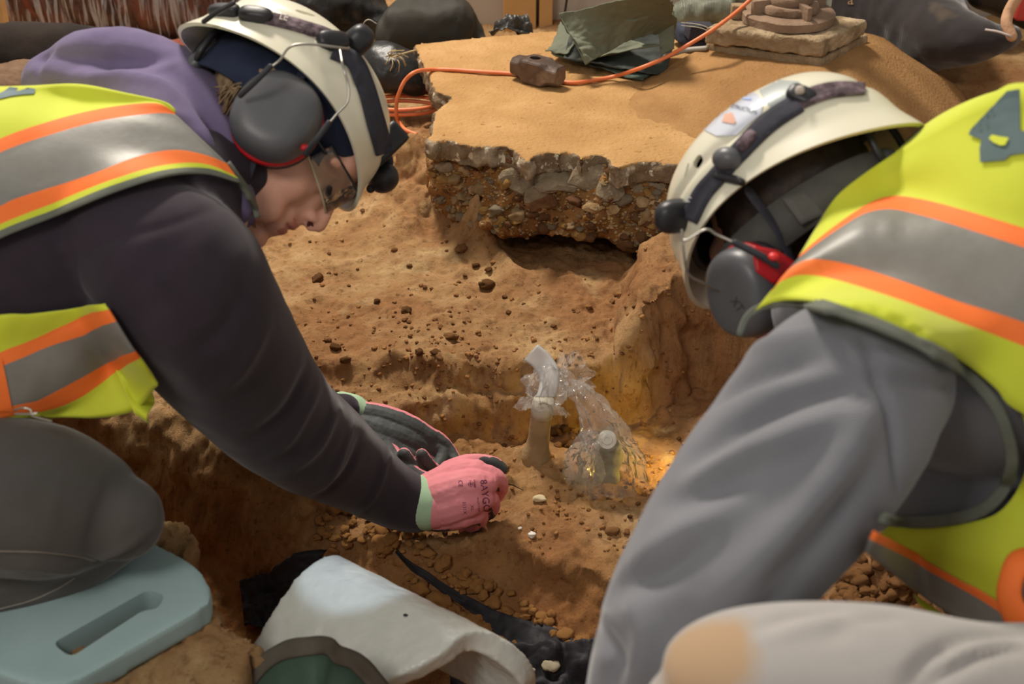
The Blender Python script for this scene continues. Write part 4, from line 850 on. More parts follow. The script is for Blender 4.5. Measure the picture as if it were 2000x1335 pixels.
def bagfn(prof, axis_pts, nu=72, nv=40, fl=.35, k=7, seed=0):
    A = smooth_resample(axis_pts, nv); T, U, W = frames(A); tt = np.linspace(0, 1, nv); R = np.interp(tt, [p[0] for p in prof], [p[1] for p in prof]); Q = np.interp(tt, [p[0] for p in prof], [p[2] for p in prof]); V = []
    for i in range(nv):
        for j in range(nu):
            a = 2 * math.pi * j / nu; r = R[i] * (1 + fl * Q[i] * (math.sin(k * a + seed + 2 * tt[i]) * .6 + math.sin((2 * k - 3) * a + seed * 2) * .4)); V.append(A[i] + r * (math.cos(a) * U[i] + math.sin(a) * W[i]))
    return np.array(V), [(i * nu + j, i * nu + (j + 1) % nu, (i + 1) * nu + (j + 1) % nu, (i + 1) * nu + j) for i in range(nv - 1) for j in range(nu)]
dpt = (pt - CAM) @ FW
V, Fc = bagfn([(0, .004, 0), (.2, .026, .6), (.5, .033, 1), (.72, .022, .6), (.85, .030, 1), (1, .040, 1)], [P(1078, 712, dpt), P(1070, 745, dpt - .01), P(1062, 780, dpt), P(1058, 806, dpt)], fl=.3, seed=1); build('bag_film', crumple(V, .009, 45, 2), Fc, FILM, wrap, smooth=False)
V, Fc = bagfn([(0, .030, 1), (.4, .024, 1), (.7, .015, .6), (1, .009, .2)], [P(1130, 722, dpt - .01), P(1112, 738, dpt), P(1094, 752, dpt), P(1076, 762, dpt)], 60, 24, .4, 6, 3); build('bag_film', crumple(V, .008, 45, 12), Fc, FILM, wrap, smooth=False)
# tape tongue
tp = [(1048, 672, 1070, 690), (1028, 700, 1085, 712), (1052, 725, 1090, 735), (1050, 755, 1092, 752), (1046, 772, 1086, 776), (1050, 790, 1080, 792)]
tp = [((1022, 703), (1050, 672)), ((1040, 716), (1072, 690)), ((1052, 735), (1090, 718)), ((1052, 758), (1092, 748)), ((1046, 775), (1085, 775))]
A = smooth_resample([P(*a, dpt - .03) for a, b in tp], 30); Bq = smooth_resample([P(*b, dpt - .026) for a, b in tp], 30)
V, Fc = sheet(lambda u, v: (A[int(round(u * 29))] * (1 - v) + Bq[int(round(u * 29))] * v) - FW * .004 * math.sin(3.14 * v) + FW * .006 * math.sin(5 * u), 30, 8); solid(build('white_tape', V, Fc, FILM2, wrap), .0008)
V, Fc = tube([pt - up_ * .028, pt - up_ * .012, pt + up_ * .004], [.0175, .0185, .0165], 20, False); build('padding_band', V, Fc, mat('white_wrap_band', 'b8b3a2', 'c9c4b5', 40, .6, .3, 200, .001), wrap)
# bagged find
fnd = on_ground(1180, 925); dfd = (fnd - CAM) @ FW
find = empty('bagged_find', fnd, 'clear plastic bag draped over a find with a round white cap', 'bag')
d2 = dfd - .03
V, Fc = remesh([tube([fnd + [0, 0, -.01], P(1188, 890, dfd - .01), P(1186, 858, d2 - .005)], [.026, .020, .014], 16)], .003, 2); V += normals(V, Fc) * (.004 * fbm(V, 40, 3, 2))[:, None]
build('find_core', V, Fc, mat('grey_green_stone', '6d674c', '8a8465', 30, .8, .5, 120, .003), find)
cpt = P(1186, 858, d2 - .03); nrm = (CAM - cpt); nrm /= np.linalg.norm(nrm); e1 = RT; e2 = np.cross(nrm, e1)
for nm, r, h0, h1, m_ in (('white_cap', .0145, -.006, .004, 'e2ded2'), ('cap_rim', .0085, .004, .0075, 'd4d0c4')):
    V = []; 
    for rr, hh in ((r * .9, h0), (r, h0 + .002), (r, h1 - .001), (r * .88, h1), (r * .5, h1), (r * .45, h1 - .002)):
        for a in np.linspace(0, 2 * math.pi, 32, endpoint=False): V.append(cpt + nrm * hh + rr * (math.cos(a) * e1 + math.sin(a) * e2) * (1 if abs(math.sin(2 * a)) < 1.1 else 1))
    Fc = [(i * 32 + j, i * 32 + (j + 1) % 32, (i + 1) * 32 + (j + 1) % 32, (i + 1) * 32 + j) for i in range(5) for j in range(32)] + [tuple(range(32))[::-1], tuple(160 + j for j in range(32))]
    build(nm, V, Fc, mat(nm, m_, rough=.5), find, auto=40)
V, Fc = bagfn([(0, .012, .6), (.25, .022, .8), (.55, .036, 1), (.8, .045, 1), (1, .050, 1)], [P(1115, 752, dpt), P(1150, 790, d2 - .01), P(1175, 850, d2 - .02), P(1190, 905, d2 - .01), P(1192, 950, d2)], 84, 50, .24, 6, 2); build('bag_film', crumple(V, .007, 30, 22), Fc, FILM, find, smooth=False)
V, Fc = bagfn([(0, .006, .3), (.3, .020, 1), (.7, .026, 1), (1, .018, 1)], [P(1180, 858, d2 - .035), P(1155, 868, d2 - .035), P(1140, 890, d2 - .02), P(1135, 950, d2 + .01)], 60, 30, .5, 5, 4); build('bag_film', crumple(V, .007, 35, 32), Fc, FILM, find, smooth=False)
# ================================================================== people: helpers
def frame(f, u):
    f = np.array(f, float); f /= np.linalg.norm(f); u = np.array(u, float); u = u - f * (u @ f); u /= np.linalg.norm(u)
    W = lambda v: v[0] * RT + v[1] * UP + v[2] * FW        # camera (right, up, away) -> world
    f, u = W(f), W(u); return np.array([f, np.cross(u, f), u])   # rows: forward, left, up
def turn(R, ang):      # nod: rotate about the left axis, positive = chin down
    a = math.radians(ang); f, l, u = R; return np.array([f * math.cos(a) - u * math.sin(a), l, u * math.cos(a) + f * math.sin(a)])
def local(R, O): return lambda p: np.array(O) + np.atleast_2d(p) @ R
def head_parts():
    t = lambda *n: ltube([p[:3] for p in n], [p[3] for p in n], 14, 16)
    L = [ell((-.008, 0, .045), (.095, .075, .085)), ell((.030, 0, -.015), (.064, .062, .085)), ell((.038, 0, -.072), (.050, .047, .042)),
         ell((.084, 0, -.104), (.017, .020, .017), sub=3), ell((.082, 0, -.066), (.021, .031, .030)), ell((.078, 0, .035), (.024, .055, .030)),
         t((-.02, 0, -.02, .058), (-.04, 0, -.09, .054), (-.065, 0, -.17, .058)),
         t((.094, 0, .018, .0075), (.104, 0, -.006, .0080), (.1135, 0, -.024, .0092), (.1165, 0, -.032, .0100)), t((.100, 0, -.036, .0085), (.112, 0, -.040, .0085)), t((.090, 0, .034, .011), (.097, 0, .008, .0105), (.104, 0, -.014, .0095))]
    for s in (-1, 1):
        L += [ell((.056, s * .032, -.034), (.026, .024, .032)), ell((.102, s * .0115, -.0345), (.0115, .0068, .0075)), t((.083, s * .012, .024, .009), (.082, s * .034, .029, .010), (.066, s * .055, .022, .009)),
              ell((.045, s * .036, -.072), (.042, .018, .030), sub=3), ell((.0, s * .074, -.005), (.016, .008, .028)), ell((.080, s * .032, .001), (.010, .014, .010))]
    L += [ell((.084, 0, -.020), (.020, .027, .032)), ell((.0975, 0, -.0585), (.0085, .021, .0062)), ell((.095, 0, -.0725), (.0085, .018, .0066)), ell((.098, 0, -.050), (.007, .010, .012))]
    return L
def xform(parts, R, O, s=1.0): return [(np.array(O) + (v * s) @ R, f) for v, f in parts]
def rim_pt(a, k=1.0):
    """helmet rim: azimuth a (0 front, +pi/2 left); k>1 is outside"""
    fx = .150 if math.cos(a) > 0 else .160; return np.array([fx * math.cos(a) * k, .122 * math.sin(a) * k, .018 - .019 * math.cos(2 * a) - .003 * (1 - math.cos(a))])
def helmet_pt(a, t, grow=0.):
    """t 0 crown .. 1 rim"""
    R0 = rim_pt(a); b = t * math.pi / 2; r = math.sin(b) ** .80; zc = .146; z = R0[2] + (zc - R0[2]) * math.cos(b) ** .74
    ridge = .004 * math.exp(-(abs(R0[1] * r) / .022) ** 2) * (1 - t) ; q = np.array([R0[0] * r, R0[1] * r, z + ridge]); flare = .010 * max(0, (t - .90) / .10) ** 2
    q[0] += flare * math.cos(a); q[1] += flare * math.sin(a)
    # moulded groove running round above the rim
    g = -.0035 * math.exp(-((t - .74) / .035) ** 2); q = q * (1 + g / .13 + grow / .13); return q
def make_helmet(root, R, O, side, slots_px, k_=1.0):
    """side: -1 right side, +1 left side carries the visible fittings. Returns bvh of outer shell and local->world"""
    LW = (lambda p: np.array(O) + (np.atleast_2d(p) * k_) @ R); na, nt = 120, 44; outer = [helmet_pt(2 * math.pi * i / na, (j + .001) / (nt - 1)) for j in range(nt) for i in range(na)]
    inner = [helmet_pt(2 * math.pi * i / na, (j + .001) / (nt - 1)) * .965 - np.array([0, 0, .001]) for j in range(nt) for i in range(na)]
    for j in range(na): inner[(nt - 1) * na + j][2] = outer[(nt - 1) * na + j][2]
    m = na * nt; V = LW(np.array(outer + inner)); Fc = []
    for j in range(nt - 1):
        for i in range(na):
            a, b, c, d = j * na + i, j * na + (i + 1) % na, (j + 1) * na + (i + 1) % na, (j + 1) * na + i; Fc.append((a, d, c, b)); Fc.append((m + a, m + b, m + c, m + d))
    Fc += [((nt - 1) * na + i, m + (nt - 1) * na + i, m + (nt - 1) * na + (i + 1) % na, (nt - 1) * na + (i + 1) % na) for i in range(na)]
    Fc += [tuple(range(na)), tuple(m + i for i in range(na))[::-1]]
    o = build('helmet', V, Fc, M['cream'], root); o['label'] = 'cream climbing style safety helmet'
    cutters = []
    def slot(a0, t0, a1, t1, wd):       # rounded slot through the shell
        A = catmull([(a0, t0), (a1, t1)], 7); c = [helmet_pt(math.radians(a), t) for a, t in A]; c = np.array(c); n = c / np.linalg.norm(c, axis=1)[:, None]; d = np.gradient(c, axis=0); d /= np.linalg.norm(d, axis=1)[:, None]; s = np.cross(n, d)
        prof = wd * np.sqrt(np.clip(1 - (np.linspace(-1, 1, 7)) ** 4, .12, 1)); ring = [c[i] + s[i] * prof[i] for i in range(7)] + [c[i] - s[i] * prof[i] for i in range(6, -1, -1)]
        ring = np.array(ring); nn = n[3]; return prism(LW(ring + nn * .03), LW(-nn * .06)[0] - LW([0, 0, 0])[0])
    Vo = LW(np.array(outer)); Fo = [f for f in Fc if max(f) < m]; b = bvh_of(Vo, Fo); Cn = np.array(LW((0, 0, .05))[0])
    for pts, wpx in slots_px:
        h = [ray_px(b, *q) for q in resample(pts, 7)]
        if any(q is None for q in h): continue
        c = np.array([q[0] for q in h]); d = c[-1] - c[0]; d /= np.linalg.norm(d); nn = h[3][1]; sd = np.cross(nn, d); w_ = wpx * h[3][2] / F
        prof = w_ * np.sqrt(np.clip(1 - np.linspace(-1, 1, 7) ** 4, .10, 1)); ring = np.array([c[i] + sd * prof[i] for i in range(7)] + [c[i] - sd * prof[i] for i in range(6, -1, -1)])
        lr = ((ring + nn * .02) - np.array(O)) @ R.T; ln = (nn * .045) @ R.T; off_ = np.array(O)
        for sg in (1, -1): cutters.append(prism((lr * [1, sg, 1]) @ R + off_, -(ln * [1, sg, 1]) @ R))
    if cutters: boolean_cut(o, cutters)
    me = o.data; me.polygons.foreach_set('use_smooth', np.ones(len(me.polygons), bool)); me.set_sharp_from_angle(angle=math.radians(38))
    # inner padding shell and head band
    V = LW(np.array([helmet_pt(2 * math.pi * i / 60, (j + .01) / 19) * .86 for j in range(18) for i in range(60)])); Fi = [(j * 60 + i, j * 60 + (i + 1) % 60, (j + 1) * 60 + (i + 1) % 60, (j + 1) * 60 + i) for j in range(17) for i in range(60)]
    solid(build('liner', V, Fi, M['navy'] if side < 0 else M['blackr'], o), .006)
    band = []
    for i in range(80):
        a = 2 * math.pi * i / 80
        for z, g in (((-.014 if side < 0 else -.030) - .008 * (1 - math.cos(a)), 1.05 if side < 0 else 1.0), ((.055 if side < 0 else .022) - .012 * (1 - math.cos(a)), 1.06 if side < 0 else 1.03)): band.append([.112 * math.cos(a) * g - .004, .090 * math.sin(a) * g, z])
    solid(build('head_band', LW(np.array(band)), [(2 * i, 2 * ((i + 1) % 80), 2 * ((i + 1) % 80) + 1, 2 * i + 1) for i in range(80)], M['navy'] if side < 0 else mat('grey_head_band', '4a4946', '55544f', 40, .8, .3, 300, .001), o), .005)
    V, Fc = ell((-.122, 0, -.024), (.012, .024, .022)); build('size_dial', LW(V), Fc, M['greycup'], o)
    for s in (-1, 1):
        V, Fc = tube(LW(smooth_resample([(-.128, s * .01, .055), (-.135, s * .03, .02), (-.128, s * .03, -.02), (-.12, s * .01, -.028)], 16)), .004, 8); build('cradle_arm', V, Fc, M['blackp'], o)
        V, Fc = tube(LW(smooth_resample([(-.02, s * .105, .03), (-.012, s * .092, -.03), (.02, s * .074, -.085), (.045, s * .04, -.115)], 20)), .0075, 8, flat=(1, .25)); build('chin_strap', V, Fc, M['webbing'], o)
    return o, b, LW, Vo, Fo
def strap(name, pts, wd, b, m, root, off=.003, th=.002, n=50, nv=4, wrap=False):
    """webbing strap laid on b along px polyline, wd px wide"""
    p = smooth_resample(pts, n); T = np.gradient(p, axis=0); T /= np.linalg.norm(T, axis=1)[:, None]; Nn = np.stack([-T[:, 1], T[:, 0]], 1); wd = np.interp(np.linspace(0, 1, n), np.linspace(0, 1, len(wd)), wd) if hasattr(wd, '__len__') else np.full(n, wd)
    V, Fc, _ = drape([p - Nn * wd[:, None] / 2, p + Nn * wd[:, None] / 2], b, off, n, nv, smooth=2, smooth_rows=False); return solid(build(name, V, Fc, m, root), th)
def cup(root, R, O, c, rad, dirn, tilt, name='ear_cup'):
    """ear defender: rounded shell on a red back plate. c world, dirn outward, rad (long, short, depth)"""
    n = dirn / np.linalg.norm(dirn); e1 = tilt - n * (tilt @ n); e1 /= np.linalg.norm(e1); e2 = np.cross(n, e1); V = []; ns, nr = 56, 16
    for j in range(nr):
        t = j / (nr - 1); r = math.sin(t * math.pi / 2) ** .75 if t > 0 else 0; h = rad[2] * (1 - (t ** 3.2) * .86)
        for i in range(ns):
            a = 2 * math.pi * i / ns; q = 1 + .05 * math.cos(2 * a) * 0; V.append(c + n * h + (e1 * math.copysign(abs(math.cos(a)) ** .88, math.cos(a)) * rad[0] + e2 * math.copysign(abs(math.sin(a)) ** .88, math.sin(a)) * rad[1]) * r)
    for i in range(ns): a = 2 * math.pi * i / ns; V.append(c + (e1 * math.cos(a) * rad[0] + e2 * math.sin(a) * rad[1]) * .97 - n * .002)
    Fc = [(j * ns + i, j * ns + (i + 1) % ns, (j + 1) * ns + (i + 1) % ns, (j + 1) * ns + i) for j in range(nr) for i in range(ns)]; Fc.append(tuple(nr * ns + i for i in range(ns)))
    o = build(name, V, Fc, M['greycup'], root)
    for nm, m, k0, k1, h0, h1 in (('back_plate', M['red'], .93, 1.045, -.006, .004), ('ear_cushion', M['blackr'], .75, .98, -.022, -.006)):
        W = []
        for h, k in ((h0, k0), (h0 + .001, k1), (h1, k1), (h1 + .001, k0)):
            for i in range(ns): a = 2 * math.pi * i / ns; W.append(c + n * h + (e1 * math.cos(a) * rad[0] + e2 * math.sin(a) * rad[1]) * k)
        Fw = [(j * ns + i, j * ns + (i + 1) % ns, (j + 1) * ns + (i + 1) % ns, (j + 1) * ns + i) for j in range(3) for i in range(ns)] + [tuple(range(ns))[::-1], tuple(3 * ns + i for i in range(ns))]
        build(nm, W, Fw, m, o)
    return o, (np.array(V), Fc)
def wire(name, pts, r, m, root, n=30): V, Fc = tube(resample(catmull(pts, n * 2), n), r, 8); return build(name, V, Fc, m, root)

# ================================================================== person on the near left
pl_ = empty('person', P(0, 1100, 1.7) * [1, 1, 0] + [0, 0, ZL['ledge'] + .03], 'person in a plum hoodie, high visibility vest and pink gloves kneeling and digging', 'person')
torsoL = [(440, 330, 1.70, 95), (330, 390, 1.67, 175), (180, 450, 1.68, 245), (0, 490, 1.68, 300), (-250, 560, 1.68, 330), (-480, 700, 1.66, 320), (-560, 850, 1.62, 290)]
bellyL = [(60, 640, 1.64, 150), (-100, 720, 1.62, 180), (-350, 820, 1.62, 210)]
armL = [(270, 470, 1.60, 150), (340, 540, 1.60, 172), (400, 630, 1.66, 160), (500, 765, 1.80, 128), (570, 835, 1.90, 112), (640, 885, 2.00, 98), (730, 945, 2.08, 72), (790, 978, 2.11, 60), (812, 985, 2.115, 56)]
farL = [(360, 560, 1.95, 110), (430, 700, 2.06, 110), (520, 800, 2.16, 92), (610, 815, 2.22, 58), (672, 800, 2.24, 32)]
thighL = [(-520, 900, 1.56, 190), (-250, 930, 1.56, 180), (0, 968, 1.57, 160), (110, 985, 1.59, 150), (190, 1000, 1.60, 118), (235, 1012, 1.60, 84)]
calfL = [(215, 1035, 1.64, 72), (120, 1085, 1.64, 86), (0, 1125, 1.63, 92), (-250, 1180, 1.60, 100), (-500, 1230, 1.56, 70), (-620, 1240, 1.54, 60)]
thighL2 = [(-400, 860, 1.95, 130), (-100, 930, 1.95, 120), (80, 960, 1.95, 100), (-50, 1010, 1.97, 80), (-400, 1050, 1.95, 75)]
# gloves: near right hand (back up) and far left hand (palm to the camera)
gR_palm = [[(828, 984, 2.125, 52), (870, 975, 2.125, 60), (905, 968, 2.125, 52)], [(825, 965, 2.12, 36), (870, 945, 2.12, 38), (905, 928, 2.115, 32), (930, 920, 2.115, 24)], [(822, 985, 2.115, 40), (870, 965, 2.105, 44), (920, 948, 2.10, 36), (946, 945, 2.105, 27)], [(822, 995, 2.115, 38), (870, 985, 2.105, 44), (915, 975, 2.10, 38), (938, 972, 2.105, 28)], [(825, 1000, 2.12, 36), (870, 1000, 2.115, 38), (905, 1000, 2.11, 32), (925, 1000, 2.115, 26)]]
gR_f = [[(925, 922, 2.11, 22), (952, 924, 2.115, 18), (974, 934, 2.13, 15), (981, 952, 2.15, 13)],
        [(946, 938, 2.11, 24), (968, 935, 2.12, 18), (979, 950, 2.145, 15), (972, 968, 2.17, 13)],
        [(940, 970, 2.11, 25), (958, 976, 2.12, 18), (962, 994, 2.15, 14), (948, 1006, 2.175, 13)],
        [(926, 1000, 2.12, 23), (938, 1010, 2.13, 17), (930, 1025, 2.155, 14), (908, 1030, 2.175, 13)],
        [(880, 922, 2.13, 26), (908, 904, 2.13, 17), (938, 899, 2.14, 14), (964, 904, 2.145, 13.5), (979, 915, 2.15, 13)]]
gL_palm = [[(688, 805, 2.26, 24), (740, 815, 2.26, 28), (790, 832, 2.265, 28), (835, 855, 2.275, 24)], [(690, 822, 2.255, 26), (740, 845, 2.25, 34), (790, 862, 2.255, 30), (825, 876, 2.27, 24)], [(695, 830, 2.25, 24), (740, 868, 2.24, 32), (790, 892, 2.245, 28), (815, 905, 2.25, 20)]]
gL_f = [[(830, 850, 2.275, 22), (858, 862, 2.28, 18), (878, 882, 2.28, 15), (892, 905, 2.27, 13)],
        [(836, 868, 2.275, 20), (862, 888, 2.27, 16), (850, 918, 2.245, 14), (836, 905, 2.225, 13), (824, 888, 2.215, 13)],
        [(822, 885, 2.27, 20), (838, 915, 2.25, 15), (820, 925, 2.225, 14), (803, 905, 2.21, 13), (789, 887, 2.205, 13.5)],
        [(806, 900, 2.255, 18), (818, 930, 2.24, 14), (790, 940, 2.22, 13), (770, 925, 2.205, 12)],
        [(745, 870, 2.235, 26), (780, 905, 2.21, 18), (820, 930, 2.20, 14), (850, 935, 2.20, 12)]]
def shrink(ch, k): return [(a, b, c, r * k) for a, b, c, r in ch]
Rh = frame((.56, -.81, .10), (.80, .56, .14)); Oh = P(557, 256, 1.74); hp = xform(head_parts(), Rh, Oh)
bl = hp + [ptube(shrink(c, .80), 24, 24) for c in (torsoL, bellyL, armL, farL, thighL, calfL, thighL2)] + [ptube(shrink(c, .8), 14, 12) for c in gR_palm + gR_f + gL_palm + gL_f]
bl.append(tube(smooth_resample([local(Rh, Oh)((-.05, 0, -.12))[0], P(430, 380, 1.70), P(330, 410, 1.68)], 12), .055, 16))
V, Fc = remesh(bl, .0031, 8, .5); lh = (V - Oh) @ Rh.T
inside = np.abs(lh).max(1) < .2; dent = np.zeros((len(V), 3))
for s in (-1, 1):      # nostrils, eye hollows, mouth line
    for c, r, dpt_ in (((.113, s * .0085, -.043), .0042, .006), ((.098, s * .030, .003), .014, .002)):
        g = np.exp(-(np.linalg.norm(lh - np.array(c), axis=1) / r) ** 2) * inside; dent[:, 0] -= 0; dent += (g * dpt_)[:, None] * np.array([-.6, 0, .8 if r < .01 else 0])
ml = np.exp(-((lh[:, 2] + .0655) / .0018) ** 2) * (np.abs(lh[:, 1]) < .024) * (lh[:, 0] > .07) * inside; dent[:, 0] -= .0045 * ml
V = V + dent @ Rh; ctr = np.array([lh[list(f)].mean(0) for f in Fc]); lips = (np.abs(ctr[:, 1]) < .021) & (ctr[:, 0] > .092) & (((ctr[:, 2] + .0585) ** 2 < .0055 ** 2) | ((ctr[:, 2] + .0725) ** 2 < .006 ** 2))
M['nostril'] = mat('dark_nostril', '4a1e18', rough=.8)
nos = (np.linalg.norm(ctr - [.1125, -.0085, -.0425], axis=1) < .0050) | (np.linalg.norm(ctr - [.1125, .0085, -.0425], axis=1) < .0050)
bodyL = build('body', V, Fc, [M['skin'], M['lip'], M['nostril']], pl_, idx=np.where(nos, 2, np.where(lips, 1, 0)))
LH = local(Rh, Oh)
for s in (-1, 1):
    V, Fc = ell((.0745, s * .031, .004), (.0115, .0115, .0115)); build('eye', LH(V), Fc, mat('eye_white', 'd9d0c8', rough=.25), pl_)
    lash = [LH((.090 + .004 * math.sin(t * 3.14), s * (.020 + .024 * t), .000 - .004 * math.sin(t * 3.14)))[0] for t in np.linspace(0, 1, 9)]
    V, Fc = tube(lash, .0038, 8); build('eyelashes', V, Fc, mat('dark_lashes', '1f1512'), pl_)
    V, Fc = tube([LH((.0955 - .012 * t * t, s * (.014 + .034 * t), .028 + .006 * math.sin(t * 3.14)))[0] for t in np.linspace(0, 1, 10)], .003, 8, flat=(1, .6)); build('eyebrow', V, Fc, M['hair'], pl_)
# hair: strands sweeping back from the temple
hv = [xform([ell((-.045, 0, .005), (.070, .082, .070))], Rh, Oh)[0]]
V, Fc = remesh(hv, .004, 2); build('hair_mass', V + normals(V, Fc) * (.004 * fbm(V, 40, 3, 3))[:, None], Fc, M['hair'], pl_)
rg_ = random.Random(3); st = []
for k in range(130):
    x0, y0 = rg_.uniform(455, 500), rg_.uniform(150, 178); x1, y1 = rg_.uniform(418, 470), rg_.uniform(168, 250); d0 = rg_.uniform(1.655, 1.70)
    st.append(tube(smooth_resample([P(x0, y0, d0), P((x0 + x1) / 2 + rg_.uniform(-8, 6), (y0 + y1) / 2 - rg_.uniform(0, 12), d0 - .008), P(x1, y1, d0 + .01)], 7), .0010, 4, False))
for k in range(22):
    x0, y0 = rg_.uniform(480, 500), rg_.uniform(330, 400); st.append(tube(smooth_resample([P(x0 - 6, y0 - 40, 1.70), P(x0 + rg_.uniform(0, 8), y0, 1.69), P(x0 + rg_.uniform(8, 24), y0 + rg_.uniform(40, 60), 1.70)], 7), .0008, 4, False))
for k in range(16):
    x0 = rg_.uniform(478, 500); st.append(tube(smooth_resample([P(x0, 195, 1.66), P(x0 + rg_.uniform(-20, -6), 175 + rg_.uniform(-20, 10), 1.655), P(x0 + rg_.uniform(-14, 12), 205, 1.65)], 8), .0008, 4, False))
build('hair_strands', *join(st), M['hair'], pl_, kind='stuff')
# hoodie with its sleeves
Vh, Fh_ = remesh([ptube(c, 40, 36) for c in (torsoL, bellyL, armL, farL)], .0058, 7)
hb = bvh_of(Vh, Fh_)
Vh = folds(Vh, Fh_, hb, [([(145, 505), (220, 470), (330, 440), (440, 400)], .006, -.0025), ([(145, 505), (150, 560), (230, 640)], .006, -.0025),
    ([(480, 560), (440, 640), (380, 690)], .016, -.007), ([(520, 640), (470, 720), (430, 760)], .014, .006), ([(600, 720), (560, 800), (500, 850)], .014, -.006), ([(660, 790), (620, 870), (560, 920)], .013, .006), ([(620, 760), (570, 850), (530, 890)], .010, .005),
    ([(710, 850), (670, 930), (610, 980)], .011, -.005), ([(760, 880), (740, 950), (700, 1010)], .008, .004), ([(300, 560), (360, 700), (430, 800)], .020, .005), ([(690, 830), (660, 905), (630, 960)], .009, .0035)])
Vh = Vh + normals(Vh, Fh_) * (.0022 * fbm(Vh, 9, 3, 5))[:, None]
hoodie = build('hoodie', Vh, Fh_, M['hoodie'], pl_); hb = bvh_of(Vh, Fh_)
hoodn = [[(105, 160, 1.78, 62), (190, 135, 1.76, 78), (280, 150, 1.74, 88), (350, 195, 1.72, 88), (400, 260, 1.70, 84), (440, 335, 1.69, 68), (472, 405, 1.70, 42)], [(70, 185, 1.80, 26), (150, 170, 1.76, 50), (250, 195, 1.70, 60), (330, 245, 1.66, 56), (400, 320, 1.65, 52), (460, 400, 1.665, 40)],
         [(350, 160, 1.86, 60), (420, 250, 1.84, 60), (470, 350, 1.80, 50), (490, 420, 1.74, 28)]]
Vd, Fd = remesh([ptube(c, 30, 28) for c in hoodn], .0048, 5); db = bvh_of(Vd, Fd)
Vd = folds(Vd, Fd, db, [([(75, 110), (160, 110), (230, 118), (320, 110)], .011, -.011), ([(70, 140), (170, 150), (260, 150), (350, 190), (420, 280)], .012, .009), ([(200, 115), (240, 105), (290, 108)], .012, -.008), ([(360, 120), (410, 190), (460, 290), (495, 390)], .008, .006), ([(340, 140), (400, 220), (445, 320)], .010, -.007), ([(76, 150), (78, 110), (100, 95)], .007, -.008)])
Vd = Vd + normals(Vd, Fd) * (.0035 * fbm(Vd, 14, 3, 15))[:, None]
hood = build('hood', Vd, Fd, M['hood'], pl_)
# trousers
Vt, Ft = remesh([ptube(c, 36, 32) for c in (thighL, calfL, thighL2)], .0052, 4); tb = bvh_of(Vt, Ft)
Vt = folds(Vt, Ft, tb, [([(0, 1085), (90, 1088), (170, 1098), (240, 1085), (300, 1040)], .007, -.007), ([(0, 1110), (80, 1112), (150, 1120)], .006, .004), ([(160, 1100), (200, 1092), (250, 1072), (300, 1035)], .007, .006), ([(0, 1170), (80, 1160), (150, 1130)], .006, -.004)])
Vt = Vt + normals(Vt, Ft) * (.002 * fbm(Vt, 12, 3, 7))[:, None]; tr = build('trousers', Vt, Ft, M['trousersL'], pl_); tb = bvh_of(Vt, Ft)
M['seam'] = mat('pale_seam_thread', '8d867c', rough=.8)
for pts in ([(0, 1075), (80, 1077), (150, 1085), (185, 1094)], [(0, 1188), (60, 1172), (110, 1150), (145, 1128)]):
    q = [ray_px(tb, x, y) for x, y in smooth_resample(pts, 30)]; q = [h[0] + h[1] * .0006 for h in q if h]
    if len(q) > 4: V, Fc = tube(q, .0008, 6); build('seam', V, Fc, M['seam'], tr)
# vest, upper part
c0 = [(-260, 190), (-100, 172), (0, 171), (60, 169), (155, 166), (250, 184), (320, 200), (343, 216)]
c1 = [(-260, 400), (-150, 345), (0, 272), (100, 238), (200, 214), (300, 203), (342, 220)]
c2 = [(-260, 430), (-150, 372), (0, 299), (100, 264), (200, 237), (300, 223), (343, 224)]
c3 = [(-260, 545), (-150, 478), (0, 403), (41, 385), (176, 343), (267, 308), (337, 294), (393, 302), (443, 319)]
c4 = [(-260, 600), (-100, 490), (0, 438), (110, 395), (220, 352), (315, 325), (393, 320), (460, 343)]
c5 = [(-260, 620), (-100, 505), (0, 450), (110, 408), (220, 363), (320, 334), (400, 329), (466, 349)]
c6 = [(-260, 650), (-100, 520), (0, 466), (110, 422), (220, 377), (320, 346), (400, 340), (470, 358)]
V, Fc, idx = drape([c0, c1, c2, c3, c4, c5, c6], hb, .011, 90, [10, 3, 8, 4, 2, 3], wrap_top=True, ext=.22, smooth=8)
mats6 = [M['yellow'], M['orange'], M['silver'], M['orange'], M['yellow'], M['trim']]
vest = solid(build('vest', V, Fc, mats6, pl_, idx=idx), .003); vest['label'] = 'yellow vest with orange and grey reflective bands'; vb = bvh_of(V, Fc)
q = [(443, 318), (460, 342), (478, 366), (494, 396), (503, 425)]; strap('arm_binding', q, 11, hb, M['trim'], vest, .012, .004, 24, 2)
for poly in ([(-60, 196), (0, 197), (20, 192), (40, 189), (65, 187), (69, 176), (52, 174), (38, 181), (30, 182), (34, 175), (18, 173), (8, 181), (0, 186), (-60, 190)],):
    decal('back_print', poly, vb, .003, mat('slate_print', '5d7075', '6b7f84', 30, .7), vest)
